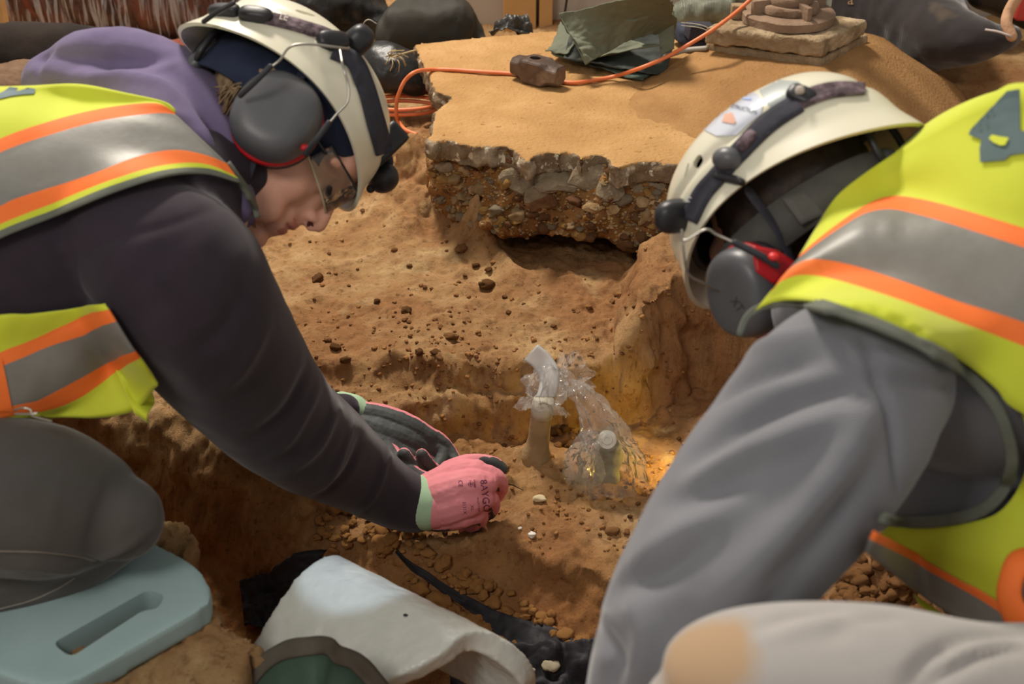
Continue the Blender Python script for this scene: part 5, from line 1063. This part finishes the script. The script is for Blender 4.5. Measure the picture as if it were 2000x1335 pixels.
# vest, lower front
d0 = [(-160, 640), (0, 614), (60, 612), (120, 606), (170, 599), (204, 593)]
d1 = [(-160, 760), (0, 688), (60, 664), (130, 632), (170, 614), (212, 604)]
d2 = [(-160, 790), (0, 716), (70, 686), (140, 660), (190, 640), (226, 628)]
d3 = [(-160, 850), (20, 789), (80, 775), (150, 738), (205, 708), (262, 684)]
d4 = [(-160, 870), (20, 808), (90, 797), (150, 775), (210, 735), (270, 696)]
d5 = [(-160, 890), (20, 812), (110, 813), (190, 811), (260, 800), (304, 752)]
lb = hb
V, Fc, idx = drape([d0, d1, d2, d3, d4, d5], lb, .010, 70, [8, 3, 7, 3, 7], wrap_bottom=True, ext=.05, smooth=10)
V = V + np.c_[fbm(V, 14, 3, 3), fbm(V, 14, 3, 4), fbm(V, 14, 3, 5)] * .0025
vlow = solid(build('vest_front', V, Fc, [M['yellow'], M['orange'], M['silver'], M['orange'], M['yellow']], pl_, idx=idx), .003); vlb = bvh_of(V, Fc)
V, Fc = decal_poly([(-60, 735), (3, 700), (22, 795), (28, 800), (-60, 800)], vlb, .003); build('orange_patch', V, Fc, M['orange'], vlow)
tailp = [P(250, 735, 1.60), P(300, 742, 1.60), P(311, 765, 1.60), P(292, 826, 1.61), P(272, 800, 1.60), P(240, 800, 1.6)]
V, Fc = sheet(lambda u, v: (P(225, 722, 1.60) * (1 - u) + P(303, 745, 1.61) * u) * (1 - v) + (P(262, 806, 1.60) * (1 - u) + P(290, 826, 1.61) * u) * v - FW * .012 * math.sin(3 * v * 3.14) * u, 24, 20); solid(build('vest_tail', V, Fc, M['yellow'], vlow), .002)
for k in range(2): wire('wire_clip', [P(28, 800 + 2 * k, 1.50), P(45, 796, 1.495), P(60, 800, 1.495), P(64, 812, 1.495), P(100, 822, 1.50)] if k == 0 else [P(30, 808, 1.50), P(60, 808, 1.495), P(72, 806, 1.495)], .0013, M['steel'], vlow)
# helmet of the kneeling digger
Rhe = frame((.64, -.72, .27), (.68, .66, .34)); Ohe = P(531, 238, 1.74)
helL, heb, LWh, hVo, hFo = make_helmet(pl_, Rhe, Ohe, -1, [([(577, 20), (616, 31)], 6), ([(638, 35), (668, 53)], 6.5), ([(719, 117), (737, 162)], 6), ([(710, 107), (712, 112)], 4)], .91)
strap('headlamp_strap', [(650, 100), (690, 118), (715, 170), (735, 240), (752, 300)], [30, 34, 34, 36, 34], heb, M['webbing'], helL)
cs = strap('camouflage_strap', [(520, 34), (570, 46), (625, 62), (668, 82)], 24, heb, M['camo'], helL)
t_ = text_px('LE', 553, 40, 12, 14, heb, .0055); 
if t_: build('strap_lettering', *t_, mat('cream_print', 'c9bfb4'), helL, smooth=False)
def blob_on(name, px, py, rx, ry, h, b, m, root, R=None, dd=None, sub=3, ang=0, sq=1.0):
    hit = ray_px(b, px, py); c = hit[0] if hit else P(px, py, dd); n = hit[1] if hit else -FW; d = (c - CAM) @ FW; e1 = RT - n * (RT @ n); e1 /= np.linalg.norm(e1); e2 = np.cross(n, e1); a = math.radians(ang); e1, e2 = e1 * math.cos(a) - e2 * math.sin(a), e2 * math.cos(a) + e1 * math.sin(a)
    V, Fc = ico(sub); V = np.sign(V) * np.abs(V) ** sq; V = (V * [rx * d / F, ry * d / F, h]) @ np.array([e1, e2, n]) + c + n * h * .3; return build(name, V, Fc, m, root, auto=50 if sq < 1 else None)
kn = blob_on('mount_knob', 690, 88, 27, 30, .022, heb, M['blackp'], helL, dd=1.6, sq=.75); blob_on('mount_plate', 648, 82, 34, 20, .010, heb, M['blackp'], helL, dd=1.6, ang=-15, sq=.7)
cl = blob_on('strap_clip', 500, 34, 34, 16, .010, heb, M['blackp'], helL, dd=1.6, ang=10, sq=.6); blob_on('strap_clip', 440, 26, 36, 15, .009, heb, M['blackp'], helL, dd=1.62, ang=25, sq=.6)
wire('clip_lever', [P(398, 42, 1.63), P(430, 20, 1.62), P(456, 6, 1.62)], .003, M['blackp'], helL)
blob_on('strap_slider', 737, 232, 10, 8, .004, heb, mat('pale_slider', '9a9a92'), helL, dd=1.7, sq=.6)
# headlamp at the front
V, Fc = ell((-.006, 0, .043), (.1005, .0835, .050)); build('under_cap', LH(V), Fc, M['navy'], pl_)
fr = LWh(np.array([[.150, -.012, .045]]))[0]
V, Fc = bevel(*box(P(745, 285, 1.80), (.016, .022, .030), Rhe), .006); build('headlamp_bracket', V, Fc, M['blackp'], helL)
V, Fc = ell(P(748, 347, 1.82), (.020, .026, .020), Rhe); build('headlamp_body', V, Fc, M['blackp'], helL)
V, Fc = tube(smooth_resample([P(752, 290, 1.81), P(760, 320, 1.82), P(745, 345, 1.82), P(724, 368, 1.82)], 14), .006, 10); build('headlamp_arm', V, Fc, M['blackr'], helL)
# near ear defender with its wire yoke
Vc_dir = -FW + .10 * RT + .25 * UP; cupL, cm = cup(helL, None, None, P(541, 236, 1.655), (.054, .051, .040), Vc_dir, UP * .8 + RT * .5)
wire('wire_yoke', [P(680, 95, 1.615), P(655, 92, 1.60), P(600, 86, 1.59), P(566, 92, 1.585), P(546, 118, 1.58), P(524, 134, 1.58)], .0015, M['steel'], helL); wire('wire_sleeve', [P(528, 130, 1.58), P(498, 160, 1.585), P(470, 186, 1.60)], .0034, M['blackr'], helL)
wire('wire_yoke', [P(664, 98, 1.62), P(670, 130, 1.60), P(680, 165, 1.60), P(679, 198, 1.60), P(658, 222, 1.60), P(640, 244, 1.60)], .0015, M['steel'], helL); wire('wire_sleeve', [P(642, 240, 1.60), P(620, 270, 1.60), P(597, 300, 1.615)], .0034, M['blackr'], helL)
V, Fc = ell(P(595, 288, 1.62), (.005, .005, .004)); build('pivot_pin', V, Fc, M['red'], helL)
# safety glasses
LG = local(Rh, Oh); 
def lens(u, v): a = -1.25 + 2.5 * u; return LG((.040 + .070 * math.cos(a) ** .6 if math.cos(a) > 0 else .04, .066 * math.sin(a) / math.sin(1.25), .024 - .045 * v))[0]
V, Fc = sheet(lambda u, v: LG((.052 + .062 * (1 - abs(2 * u - 1) ** 2.4) - .004 * v, .068 * (2 * u - 1), .028 - .046 * v * (1 - .35 * abs(2 * u - 1) ** 2)))[0], 40, 12); gl = solid(build('safety_glasses', V, Fc, film('glasses_lens', (.97, .97, .88), .10, .28, .04), pl_), .0018)
for v_ in (0, 1):
    wire('lens_rim', [LG((.052 + .062 * (1 - abs(2 * u - 1) ** 2.4) - .004 * v_, .068 * (2 * u - 1), .028 - .046 * v_ * (1 - .35 * abs(2 * u - 1) ** 2)))[0] for u in np.linspace(0, 1, 15)], .0014, mat('glasses_rim', 'b5aa8c' if v_ else '2a2a2a', rough=.3), gl)
for s in (-1, 1): wire('temple', [LG((.055, s * .068, .018))[0], LG((.0, s * .078, .016))[0], LG((-.04, s * .076, .005))[0]], .0022, M['blackp'], gl)
# gloves
def glove(chains, fingers, name, palm_dir, cuff, root, thr=.18, dark=()):
    V, Fc = remesh([ptube(c, 16, 16) for c in chains] + [ptube(c, 18, 14) for c in fingers], .0016, 4); N_ = normals(V, Fc)
    fn = np.array([N_[list(f)].mean(0) for f in Fc]); fc = np.array([V[list(f)].mean(0) for f in Fc]); d = fn @ (np.array(palm_dir) / np.linalg.norm(palm_dir)) + .12 * fbm(fc, 60, 2, 5) * .4
    V = V + N_ * (.0006 * fbm(V, 90, 3, 3))[:, None]
    o = build(name, V, Fc, [M['pinkglove'], M['blackglove']], root, idx=((d > thr) | np.any([np.linalg.norm(fc - P(*q[:3]), axis=1) < q[3] for q in dark] or [np.zeros(len(fc), bool)], axis=0)).astype(int)); return o, bvh_of(V, Fc)
gR, gRb = glove(gR_palm, gR_f, 'glove', -UP * 1.0 + FW * .45 - RT * .1, None, pl_, .62, [(930, 908, 2.12, .009), (947, 905, 2.13, .0115), (965, 907, 2.135, .0125), (980, 917, 2.145, .0135)]); gR['label'] = 'pink glove seen from the back of the hand'
gL, gLb = glove(gL_palm, gL_f, 'glove', -FW * .9 - UP * .30 - RT * .05, None, pl_); gL['label'] = 'pink glove showing its dark coated palm'
def cuffm(px0, px1, r, d, root, lean=0):
    a, b_ = P(*px0, d), P(*px1, d); V, Fc = tube(resample([a, b_], 6), [r * d / F * k for k in (1.02, 1.04, 1.05, 1.05, 1.04, 1.0)], 28, False, flat=(1, .8)); return build('cuff', V + .0008 * np.c_[fbm(V, 60, 2, 1), fbm(V, 60, 2, 2), fbm(V, 60, 2, 3)], Fc, M['mint'], root)
for (a, b_, r, fl) in (((806, 980), (835, 988), 55, 0), ):
    nodes = [(808, 980, 2.115, 54), (818, 982, 2.112, 55), (828, 984, 2.11, 53)]; V, Fc = ptube(nodes, 8, 32); build('cuff', V, Fc, M['mint'], gR)
    for k in range(3): V, Fc = ptube([(843 + 7 * k, 986, 2.108, 46 - 2 * k), (848 + 7 * k, 987, 2.108, 46.5 - 2 * k)], 4, 28); build('knit_wrinkle', V, Fc, M['pinkglove'], gR)
V, Fc = ptube([(668, 790, 2.265, 26), (690, 800, 2.262, 30), (705, 808, 2.26, 27)], 8, 28); build('cuff', V + .001 * np.c_[fbm(V, 40, 2, 1), fbm(V, 40, 2, 2), fbm(V, 40, 2, 3)], Fc, M['mint'], gL)
for s, cx_, cy_, sz, an, sh in (('8AYGO', 947, 968, 15, 83, .15), ('CE', 899, 944, 9, 88, 0), ('2141X', 919, 944, 4, 83, 0), ('EN 388', 927, 944, 4, 85, 0), ('(H)', 921, 945, 8, 0, 0), ('MULTI-TASK', 934, 985, 4, 83, 0), ('XL', 922, 991, 7, 83, 0), ('3131X', 907, 991, 7, 85, 0)):
    t_ = text_px(s, cx_, cy_, sz * .92, an, gRb, .0005)
    if t_: build('glove_print', *t_, M['ink'], gR, smooth=False)
# the probe in the glove
V, Fc = tube([P(955, 938, 2.14), P(984, 943, 2.15), P(1002, 947, 2.155), P(1022, 957, 2.16)], [.0012, .0011, .0009, .0005], 8); pk = build('probe', V, Fc, mat('dark_steel_probe', '3a2c22', rough=.5, metal=.5)); tag(pk, 'thin dark metal probe held in the pink glove', 'tool')

# ================================================================== person on the near right
pr_ = empty('person', P(1700, 1335, 1.3) * [1, 1, 0] + [0, 0, .15], 'person in a grey shirt and high visibility vest leaning over one raised knee', 'person')
torsoR = [(1625, 610, 1.37, 115), (1705, 600, 1.38, 165), (1830, 640, 1.40, 282), (2040, 612, 1.45, 435), (2270, 720, 1.47, 430), (2480, 930, 1.46, 385), (2580, 1230, 1.42, 360)]
bellyR = [(1815, 960, 1.45, 120), (1930, 1010, 1.45, 190), (2120, 1080, 1.45, 230), (2350, 1150, 1.45, 260)]
armR = [(1700, 745, 1.28, 165), (1650, 780, 1.25, 195), (1560, 900, 1.22, 205), (1470, 1020, 1.20, 195), (1390, 1140, 1.19, 180), (1330, 1270, 1.20, 172), (1290, 1420, 1.24, 150), (1300, 1560, 1.30, 110), (1330, 1660, 1.36, 75)]
armR2 = [(1850, 600, 1.7, 150), (1760, 780, 1.78, 130), (1690, 900, 1.82, 110), (1620, 860, 1.84, 90), (1560, 900, 1.86, 60)]
thighR = [(1345, 1390, 1.05, 95), (1405, 1362, 1.045, 160), (1520, 1372, 1.04, 198), (1700, 1405, 1.05, 226), (1950, 1440, 1.10, 222), (2300, 1450, 1.22, 260), (2550, 1400, 1.35, 300)]
calfR = [(1375, 1410, 1.07, 125), (1400, 1600, 1.12, 140), (1520, 1850, 1.2, 110), (1560, 1980, 1.25, 80)]
legR2 = [(2500, 1350, 1.6, 200), (2200, 1350, 1.62, 170), (1950, 1420, 1.62, 130), (2100, 1520, 1.6, 110), (2500, 1560, 1.55, 100)]
def hand_chains(w, t, side):
    """five curled fingers from wrist px/d w towards t"""
    w = np.array(w, float); t = np.array(t, float); D = t - w; q = np.array([-D[1], D[0], 0]); q = q / (np.linalg.norm(q) + 1e-9) * np.linalg.norm(D[:2]); s = np.linalg.norm(D[:2]) / 100; out = []
    for k, (o, l) in enumerate(((-.32, .9), (-.1, 1.0), (.12, .95), (.32, .75))):
        a = w + D * .5 + q * o * .8; b_ = w + D * (.5 + .45 * l) + q * o; c = w + D * (.5 + .75 * l) + q * o + [0, 0, .02]; e = w + D * (.5 + .9 * l) + q * o + [0, 0, .05]
        out.append([(*w, 28 * s), (*a, 18 * s)]); out.append([(*a, 16 * s), (*b_, 11 * s), (*c, 10 * s), (*e, 8 * s)])
    a = w + D * .2 - q * .3 * side; out.append([(*a, 18 * s), (*(w + D * .5 - q * .62 * side), 13 * s), (*(w + D * .8 - q * .6 * side), 10 * s)]); return out
hands = hand_chains((1330, 1665, 1.36), (1400, 1820, 1.40), 1) + hand_chains((1560, 900, 1.86), (1470, 960, 1.9), -1)
Rr1 = np.array([-.55, -.65, -.50]); Rr2 = np.array([-.66, -.20, .70]); Rr1 /= np.linalg.norm(Rr1); Rr2 -= Rr1 * (Rr1 @ Rr2); Rr2 /= np.linalg.norm(Rr2); Rr3 = np.cross(Rr1, Rr2)
RhR = np.array([Rr1[k] * RT + Rr2[k] * UP - Rr3[k] * FW for k in range(3)]); OhR = P(1575, 455, 1.55)
parts = xform(head_parts(), RhR, OhR) + [ptube(shrink(c, .78), 24, 24) for c in (torsoR, bellyR, armR, armR2, thighR, calfR, legR2)] + [ptube(c, 10, 10) for c in hands]
parts.append(tube(smooth_resample([local(RhR, OhR)((-.05, 0, -.12))[0], P(1760, 620, 1.48), P(1840, 640, 1.48)], 12), .055, 16))
V, Fc = remesh(parts, .0042, 4); build('body', V, Fc, M['skin'], pr_)
Vs, Fs = remesh([ptube(c, 44, 40) for c in (torsoR, bellyR, armR, armR2)], .0055, 8); sb = bvh_of(Vs, Fs)
Vs = folds(Vs, Fs, sb, [([(1700, 800), (1620, 930), (1520, 1050), (1400, 1180)], .016, 0.0180), ([(1660, 960), (1580, 1060), (1480, 1170)], .014, -0.0150), ([(1395, 780), (1470, 730), (1600, 700)], .012, -0.0135), ([(1400, 720), (1480, 680), (1600, 650)], .012, 0.0090), ([(1350, 890), (1440, 830), (1560, 780), (1680, 760)], .013, -0.0150),
    ([(1345, 945), (1430, 900), (1540, 850), (1650, 800)], .013, 0.0120), ([(1300, 980), (1400, 950), (1480, 900)], .013, -0.0090), ([(1250, 1080), (1330, 1040), (1420, 990)], .013, 0.0075), ([(1200, 1150), (1290, 1120), (1380, 1060)], .012, -0.0120), ([(1620, 1010), (1530, 1120), (1460, 1180)], .010, 0.0090), ([(1160, 1220), (1200, 1280), (1190, 1335)], .012, -0.0090), ([(1230, 1160), (1260, 1240), (1240, 1330)], .012, 0.0090), ([(1690, 660), (1715, 740), (1745, 860), (1750, 960)], .006, -0.0090),
    ([(1720, 735), (1800, 745), (1890, 760)], .008, -0.0090), ([(1700, 690), (1780, 715), (1850, 740)], .008, 0.0060)])
Vs = Vs + normals(Vs, Fs) * (.002 * fbm(Vs, 10, 3, 5))[:, None]; shirt = build('shirt', Vs, Fs, M['shirt'], pr_); sb = bvh_of(Vs, Fs)
Vt, Ft = remesh([ptube(c, 40, 40) for c in (thighR, calfR, legR2)], .0055, 6); tb = bvh_of(Vt, Ft)
Vt = folds(Vt, Ft, tb, [([(2000, 1235), (1900, 1245), (1820, 1285), (1770, 1340)], .007, -.007), ([(2000, 1262), (1920, 1275), (1850, 1310), (1800, 1360)], .006, -.006), ([(1980, 1250), (1900, 1262), (1830, 1300)], .006, .005), ([(1480, 1225), (1560, 1200), (1640, 1190)], .008, -.005), ([(1500, 1240), (1600, 1215), (1680, 1215)], .008, .004), ([(1620, 1245), (1670, 1215), (1760, 1205)], .006, -.003)])
mk = bpy.data.materials.new('grey_trousers_with_muddy_knee'); mk = M['trousersR'].copy(); mk.name = 'grey_trousers_with_muddy_knee'; nt = mk.node_tree; N_k = nt.nodes; B_ = N_k['Principled BSDF']; src = B_.inputs['Base Color'].links[0].from_socket
kc = P(1345, 1285, 1.0) - np.array(pr_.location); tcn = N_k.new('ShaderNodeTexCoord'); vd = N_k.new('ShaderNodeVectorMath'); vd.operation = 'DISTANCE'; vd.inputs[1].default_value = tuple(kc); nt.links.new(tcn.outputs['Object'], vd.inputs[0])
nz = N_k.new('ShaderNodeTexNoise'); nz.inputs['Scale'].default_value = 22; nt.links.new(tcn.outputs['Object'], nz.inputs['Vector']); ma = N_k.new('ShaderNodeMath'); ma.operation = 'MULTIPLY_ADD'; ma.inputs[1].default_value = .05; nt.links.new(nz.outputs['Fac'], ma.inputs[0]); nt.links.new(vd.outputs['Value'], ma.inputs[2])
rp = N_k.new('ShaderNodeMapRange'); rp.inputs[1].default_value = .058; rp.inputs[2].default_value = .080; rp.inputs[3].default_value = .85; rp.inputs[4].default_value = 0; nt.links.new(ma.outputs[0], rp.inputs[0])
mx = N_k.new('ShaderNodeMixRGB'); mx.inputs[2].default_value = srgb('a98a66'); nt.links.new(rp.outputs[0], mx.inputs[0]); nt.links.new(src, mx.inputs[1]); nt.links.new(mx.outputs[0], B_.inputs['Base Color'])
build('trousers', Vt, Ft, mk, pr_)
# vest: shoulder and back with bands, armhole on the near side
e0 = [(1612, 418), (1640, 380), (1690, 340), (1750, 300), (1810, 262), (1880, 216), (1940, 186), (2000, 164), (2200, 190), (2460, 330), (2650, 560)]
e1 = [(1563, 500), (1600, 468), (1650, 430), (1700, 398), (1742, 385), (1796, 390), (1870, 408), (2000, 446), (2300, 540), (2520, 720), (2640, 960)]
e2 = [(1561, 506), (1600, 476), (1650, 442), (1693, 418), (1742, 411), (1800, 423), (1880, 446), (2000, 484), (2300, 580), (2500, 750), (2610, 980)]
e3 = [(1540, 530), (1560, 516), (1598, 507), (1672, 521), (1775, 556), (1870, 590), (2000, 630), (2250, 730), (2400, 870), (2470, 1060)]
e4 = [(1507, 567), (1530, 548), (1569, 537), (1631, 548), (1754, 587), (1870, 630), (2000, 676), (2230, 770), (2370, 900), (2440, 1080)]
e5 = [(1462, 620), (1490, 598), (1535, 586), (1600, 590), (1690, 616), (1790, 656), (1880, 706), (1945, 758), (1985, 800), (2150, 880), (2300, 1000), (2380, 1110)]
V, Fc, idx = drape([e0, e1, e2, e3, e4, e5], sb, .017, 96, [10, 3, 8, 4, 5], wrap_top=True, ext=.25, smooth=16)
vR = solid(build('vest', V, Fc, [M['yellow'], M['orange'], M['silver'], M['orange'], M['yellow']], pr_, idx=idx), .003); vR['label'] = 'yellow vest with orange and grey reflective bands'; vRb = bvh_of(V, Fc)
g0 = [(1945, 700), (1985, 780), (2010, 860), (1995, 940), (1950, 1000), (1880, 1022), (1800, 1030), (1735, 1028)]
g1 = [(2300, 960), (2370, 1060), (2360, 1110), (2300, 1150), (2200, 1170), (2060, 1180), (1990, 1190), (1900, 1145), (1800, 1088), (1716, 1046)]
V, Fc, idx = drape([g0, g1], sb, .012, 70, [16], smooth=10); build('vest_side', V, Fc, M['yellow'], vR)
solid(bpy.data.objects[bpy.data.objects[-1].name] if False else [o for o in pr_.children_recursive if o.name.startswith('vest_side')][0], .003)
h0 = [(1708, 1036), (1800, 1086), (1900, 1142), (1990, 1186), (2060, 1200)]; h1 = [(1700, 1052), (1800, 1106), (1900, 1160), (1980, 1208), (2050, 1225)]; h2 = [(1690, 1078), (1780, 1148), (1850, 1195), (1930, 1235), (2040, 1260)]
V, Fc, idx = drape([h0, h1, h2], sb, .014, 50, [3, 6], smooth=8, d0=1.42); solid(build('vest_hem', V, Fc, [M['orange'], M['silver']], vR, idx=idx), .003)
V, Fc, idx = drape([[(1786, 1160), (1830, 1190), (1850, 1205)], [(1795, 1180), (1830, 1205), (1850, 1215)]], sb, .02, 16, [3], smooth=4, d0=1.42); solid(build('vest_inner_edge', V, Fc, M['yellow'], vR), .003)
V, Fc = ptube([(2030, 1085, 1.24, 30), (1992, 1095, 1.23, 26), (1975, 1130, 1.225, 24), (1972, 1170, 1.225, 26), (1995, 1215, 1.225, 30), (2040, 1240, 1.23, 34)], 20, 20, flat=(1, .5)); build('orange_loop', V, Fc, M['orange'], vR)
V, Fc = ell(P(2035, 1165, 1.235), (.028, .010, .03)); build('grey_panel', V, Fc, M['silver'], vR)
bind = [(1443, 655), (1458, 620), (1485, 600), (1535, 590), (1600, 597), (1690, 625), (1790, 668), (1880, 722), (1940, 785), (1965, 840), (1976, 900), (1960, 955), (1915, 998), (1840, 1016), (1765, 1018), (1722, 1010)]
strap('arm_binding', bind, [10, 18, 20, 20, 22, 24, 24, 24, 20], sb, M['trim'], vR, .019, .005, 110, 4)
slate = mat('slate_back_print', '4c6060', '5a6e70', 14, .7)
for poly in ([(1970, 180), (1994, 176), (1994, 258), (2010, 262), (2010, 302), (1976, 306), (1966, 316), (1918, 320), (1917, 292), (1921, 276), (1896, 266), (1900, 256), (1922, 264), (1932, 262), (1950, 222)],):
    decal('back_print', poly, vRb, .004, slate, vR)
decal('print_gap', [(1936, 275), (1942, 268), (1975, 274), (1968, 288), (1960, 289), (1946, 284)], vRb, .0055, M['yellow'], vR)
# helmet of the right worker
OheR = P(1568, 432, 1.53)
helR, hrb, LWr, _, _ = make_helmet(pr_, RhR, OheR, 1, [([(1356, 326), (1370, 304)], 10), ([(1337, 348), (1345, 318)], 4)], .955)
strap('headlamp_strap', [(1345, 430), (1370, 380), (1400, 345), (1440, 300), (1500, 240), (1560, 200)], [34, 36, 36, 38, 40, 38], hrb, M['webbing'], helR)
strap('camouflage_strap', [(1560, 196), (1620, 176), (1690, 172)], [34, 30, 22], hrb, M['camo'], helR)
blob_on('strap_slider', 1565, 190, 30, 20, .008, hrb, M['blackp'], helR, dd=1.47, ang=35, sq=.6); blob_on('slider_window', 1560, 188, 9, 8, .014, hrb, mat('pale_window', 'c5bcb2'), helR, dd=1.47, sq=.6)
blob_on('strap_slider', 1462, 278, 24, 13, .008, hrb, M['camo'], helR, dd=1.47, ang=-40, sq=.6); blob_on('lamp_clip', 1425, 312, 32, 24, .014, hrb, M['greycup'], helR, dd=1.47, ang=10); blob_on('strap_clip', 1425, 350, 46, 9, .006, hrb, M['blackp'], helR, dd=1.47, ang=38, sq=.6)
kk = blob_on('mount_knob', 1330, 420, 26, 34, .024, hrb, M['blackp'], helR, dd=1.48, sq=.8)
t_ = text_px('W', 1353, 388, 12, -65, hrb, .006)
if t_: build('strap_lettering', *t_, mat('white_print', 'd5d5d5'), helR, smooth=False)
stk = [(1372, 252), (1378, 220), (1400, 196), (1430, 182), (1462, 178), (1482, 186), (1491, 204), (1486, 224), (1470, 236), (1452, 252), (1440, 264), (1400, 266)]
stick = decal('round_sticker', stk, hrb, .0012, mat('pale_sticker', 'c9cfdd', 'd8dce4', 20, .22, spec=.6, coat=.6), helR) or helR
t_ = text_px('CONSTRUCTION', 1445, 213, 8, 14, hrb, .0022, sx=.8)
if t_: build('sticker_lettering', *t_, mat('dark_blue_print', '33414f'), stick, smooth=False)
for poly, c in (([(1412, 240), (1418, 225), (1432, 222), (1440, 240), (1434, 244)], 'd3a590'), ([(1432, 192), (1446, 184), (1448, 187), (1436, 196)], 'b5ab93'), ([(1450, 192), (1470, 194), (1468, 198), (1450, 196)], '9fb2dc')):
    decal('sticker_mark', poly, hrb, .0022, mat('sticker_mark_' + c, c), stick)
r_ = decal_poly([(1478, 168), (1500, 156), (1560, 160), (1572, 176), (1560, 186), (1530, 200), (1508, 215), (1490, 190)], hrb, .001)
if r_: 
    gm = mat('grey_grid_sticker', '9ba3a0', rough=.4); build('grid_sticker', *r_, gm, helR)
# ear defender on the near (left) side
cupR, cmR = cup(helR, None, None, P(1466, 566, 1.440), (.047, .041, .033), -FW * .6 - RT * .75 - UP * .25, UP * .7 - RT * .4 - FW * .3)
V, Fc = prism([P(1470, 478, 1.395), P(1520, 488, 1.395), P(1556, 512, 1.400), (P(1540, 540, 1.400)), P(1512, 555, 1.395), P(1478, 530, 1.390)], FW * .012, .003); build('red_yoke_plate', V, Fc, M['red'], helR)
wire('wire_yoke', [P(1332, 450, 1.400), P(1336, 470, 1.395), P(1378, 448, 1.390), P(1400, 458, 1.390), P(1440, 476, 1.385)], .0014, M['steel'], helR); wire('wire_sleeve', [P(1436, 474, 1.385), P(1480, 496, 1.380), P(1516, 518, 1.380)], .0038, M['blackr'], helR)
wire('wire_yoke', [P(1332, 450, 1.400), P(1335, 490, 1.400), P(1345, 535, 1.410), P(1380, 556, 1.420), P(1410, 570, 1.430)], .0013, M['steel'], helR)
V, Fc = ell(P(1511, 501, 1.375), (.0055, .0055, .004)); build('pivot_pin', V, Fc, mat('bright_red_pin', 'd83030', rough=.4), helR)
cbv = bvh_of(*cmR); t_ = text_px('XT', 1440, 595, 16, 55, cbv, .0006)
if t_: build('cup_marking', *t_, mat('dark_emboss', '2f3033'), cupR, smooth=False)
hc = remesh([ell(LWr((-.012, 0, .03))[0], (.092, .084, .088), RhR), ell(LWr((-.045, 0, -.05))[0], (.055, .066, .06), RhR)], .005, 4); build('short_hair', hc[0] + normals(*hc) * (.003 * fbm(hc[0], 50, 3, 3))[:, None], hc[1], mat('dark_hair', '241c17', '382c24', 80, .7, .5, 300, .002), pr_)
for s in (-1, 1):
    V, Fc = sheet(lambda u, v: LWr((-.118 + .075 * u, s * (.012 + .088 * u), -.045 + .035 * v + .01 * u))[0], 14, 6); solid(build('nape_strap', V, Fc, mat('grey_nape_strap', '55544f', '605f5a', 40, .8, .3, 300, .001), helR), .003)
# small hand torch lighting the cut, behind the right worker's sleeve
M['lamp'] = mat('torch_body', '202022', rough=.4)
tq = on_ground(1352, 935); tor = empty('torch', tq, 'small torch on the soil beside the right worker sleeve throwing yellow light', 'torch')
V, Fc = tube([tq + [.10, -.03, .03], tq + [.03, .0, .028], tq + [.02, .005, .028]], [.012, .012, .016], 20); build('torch_body', V, Fc, M['lamp'], tor)
lo_ = lamp('torch_light', 'SPOT', tq + np.array([.012, .008, .036]), tq + np.array([-.12, .07, .015]), 3.2, (1, .72, .08), .01, spot=120, blend=.8)
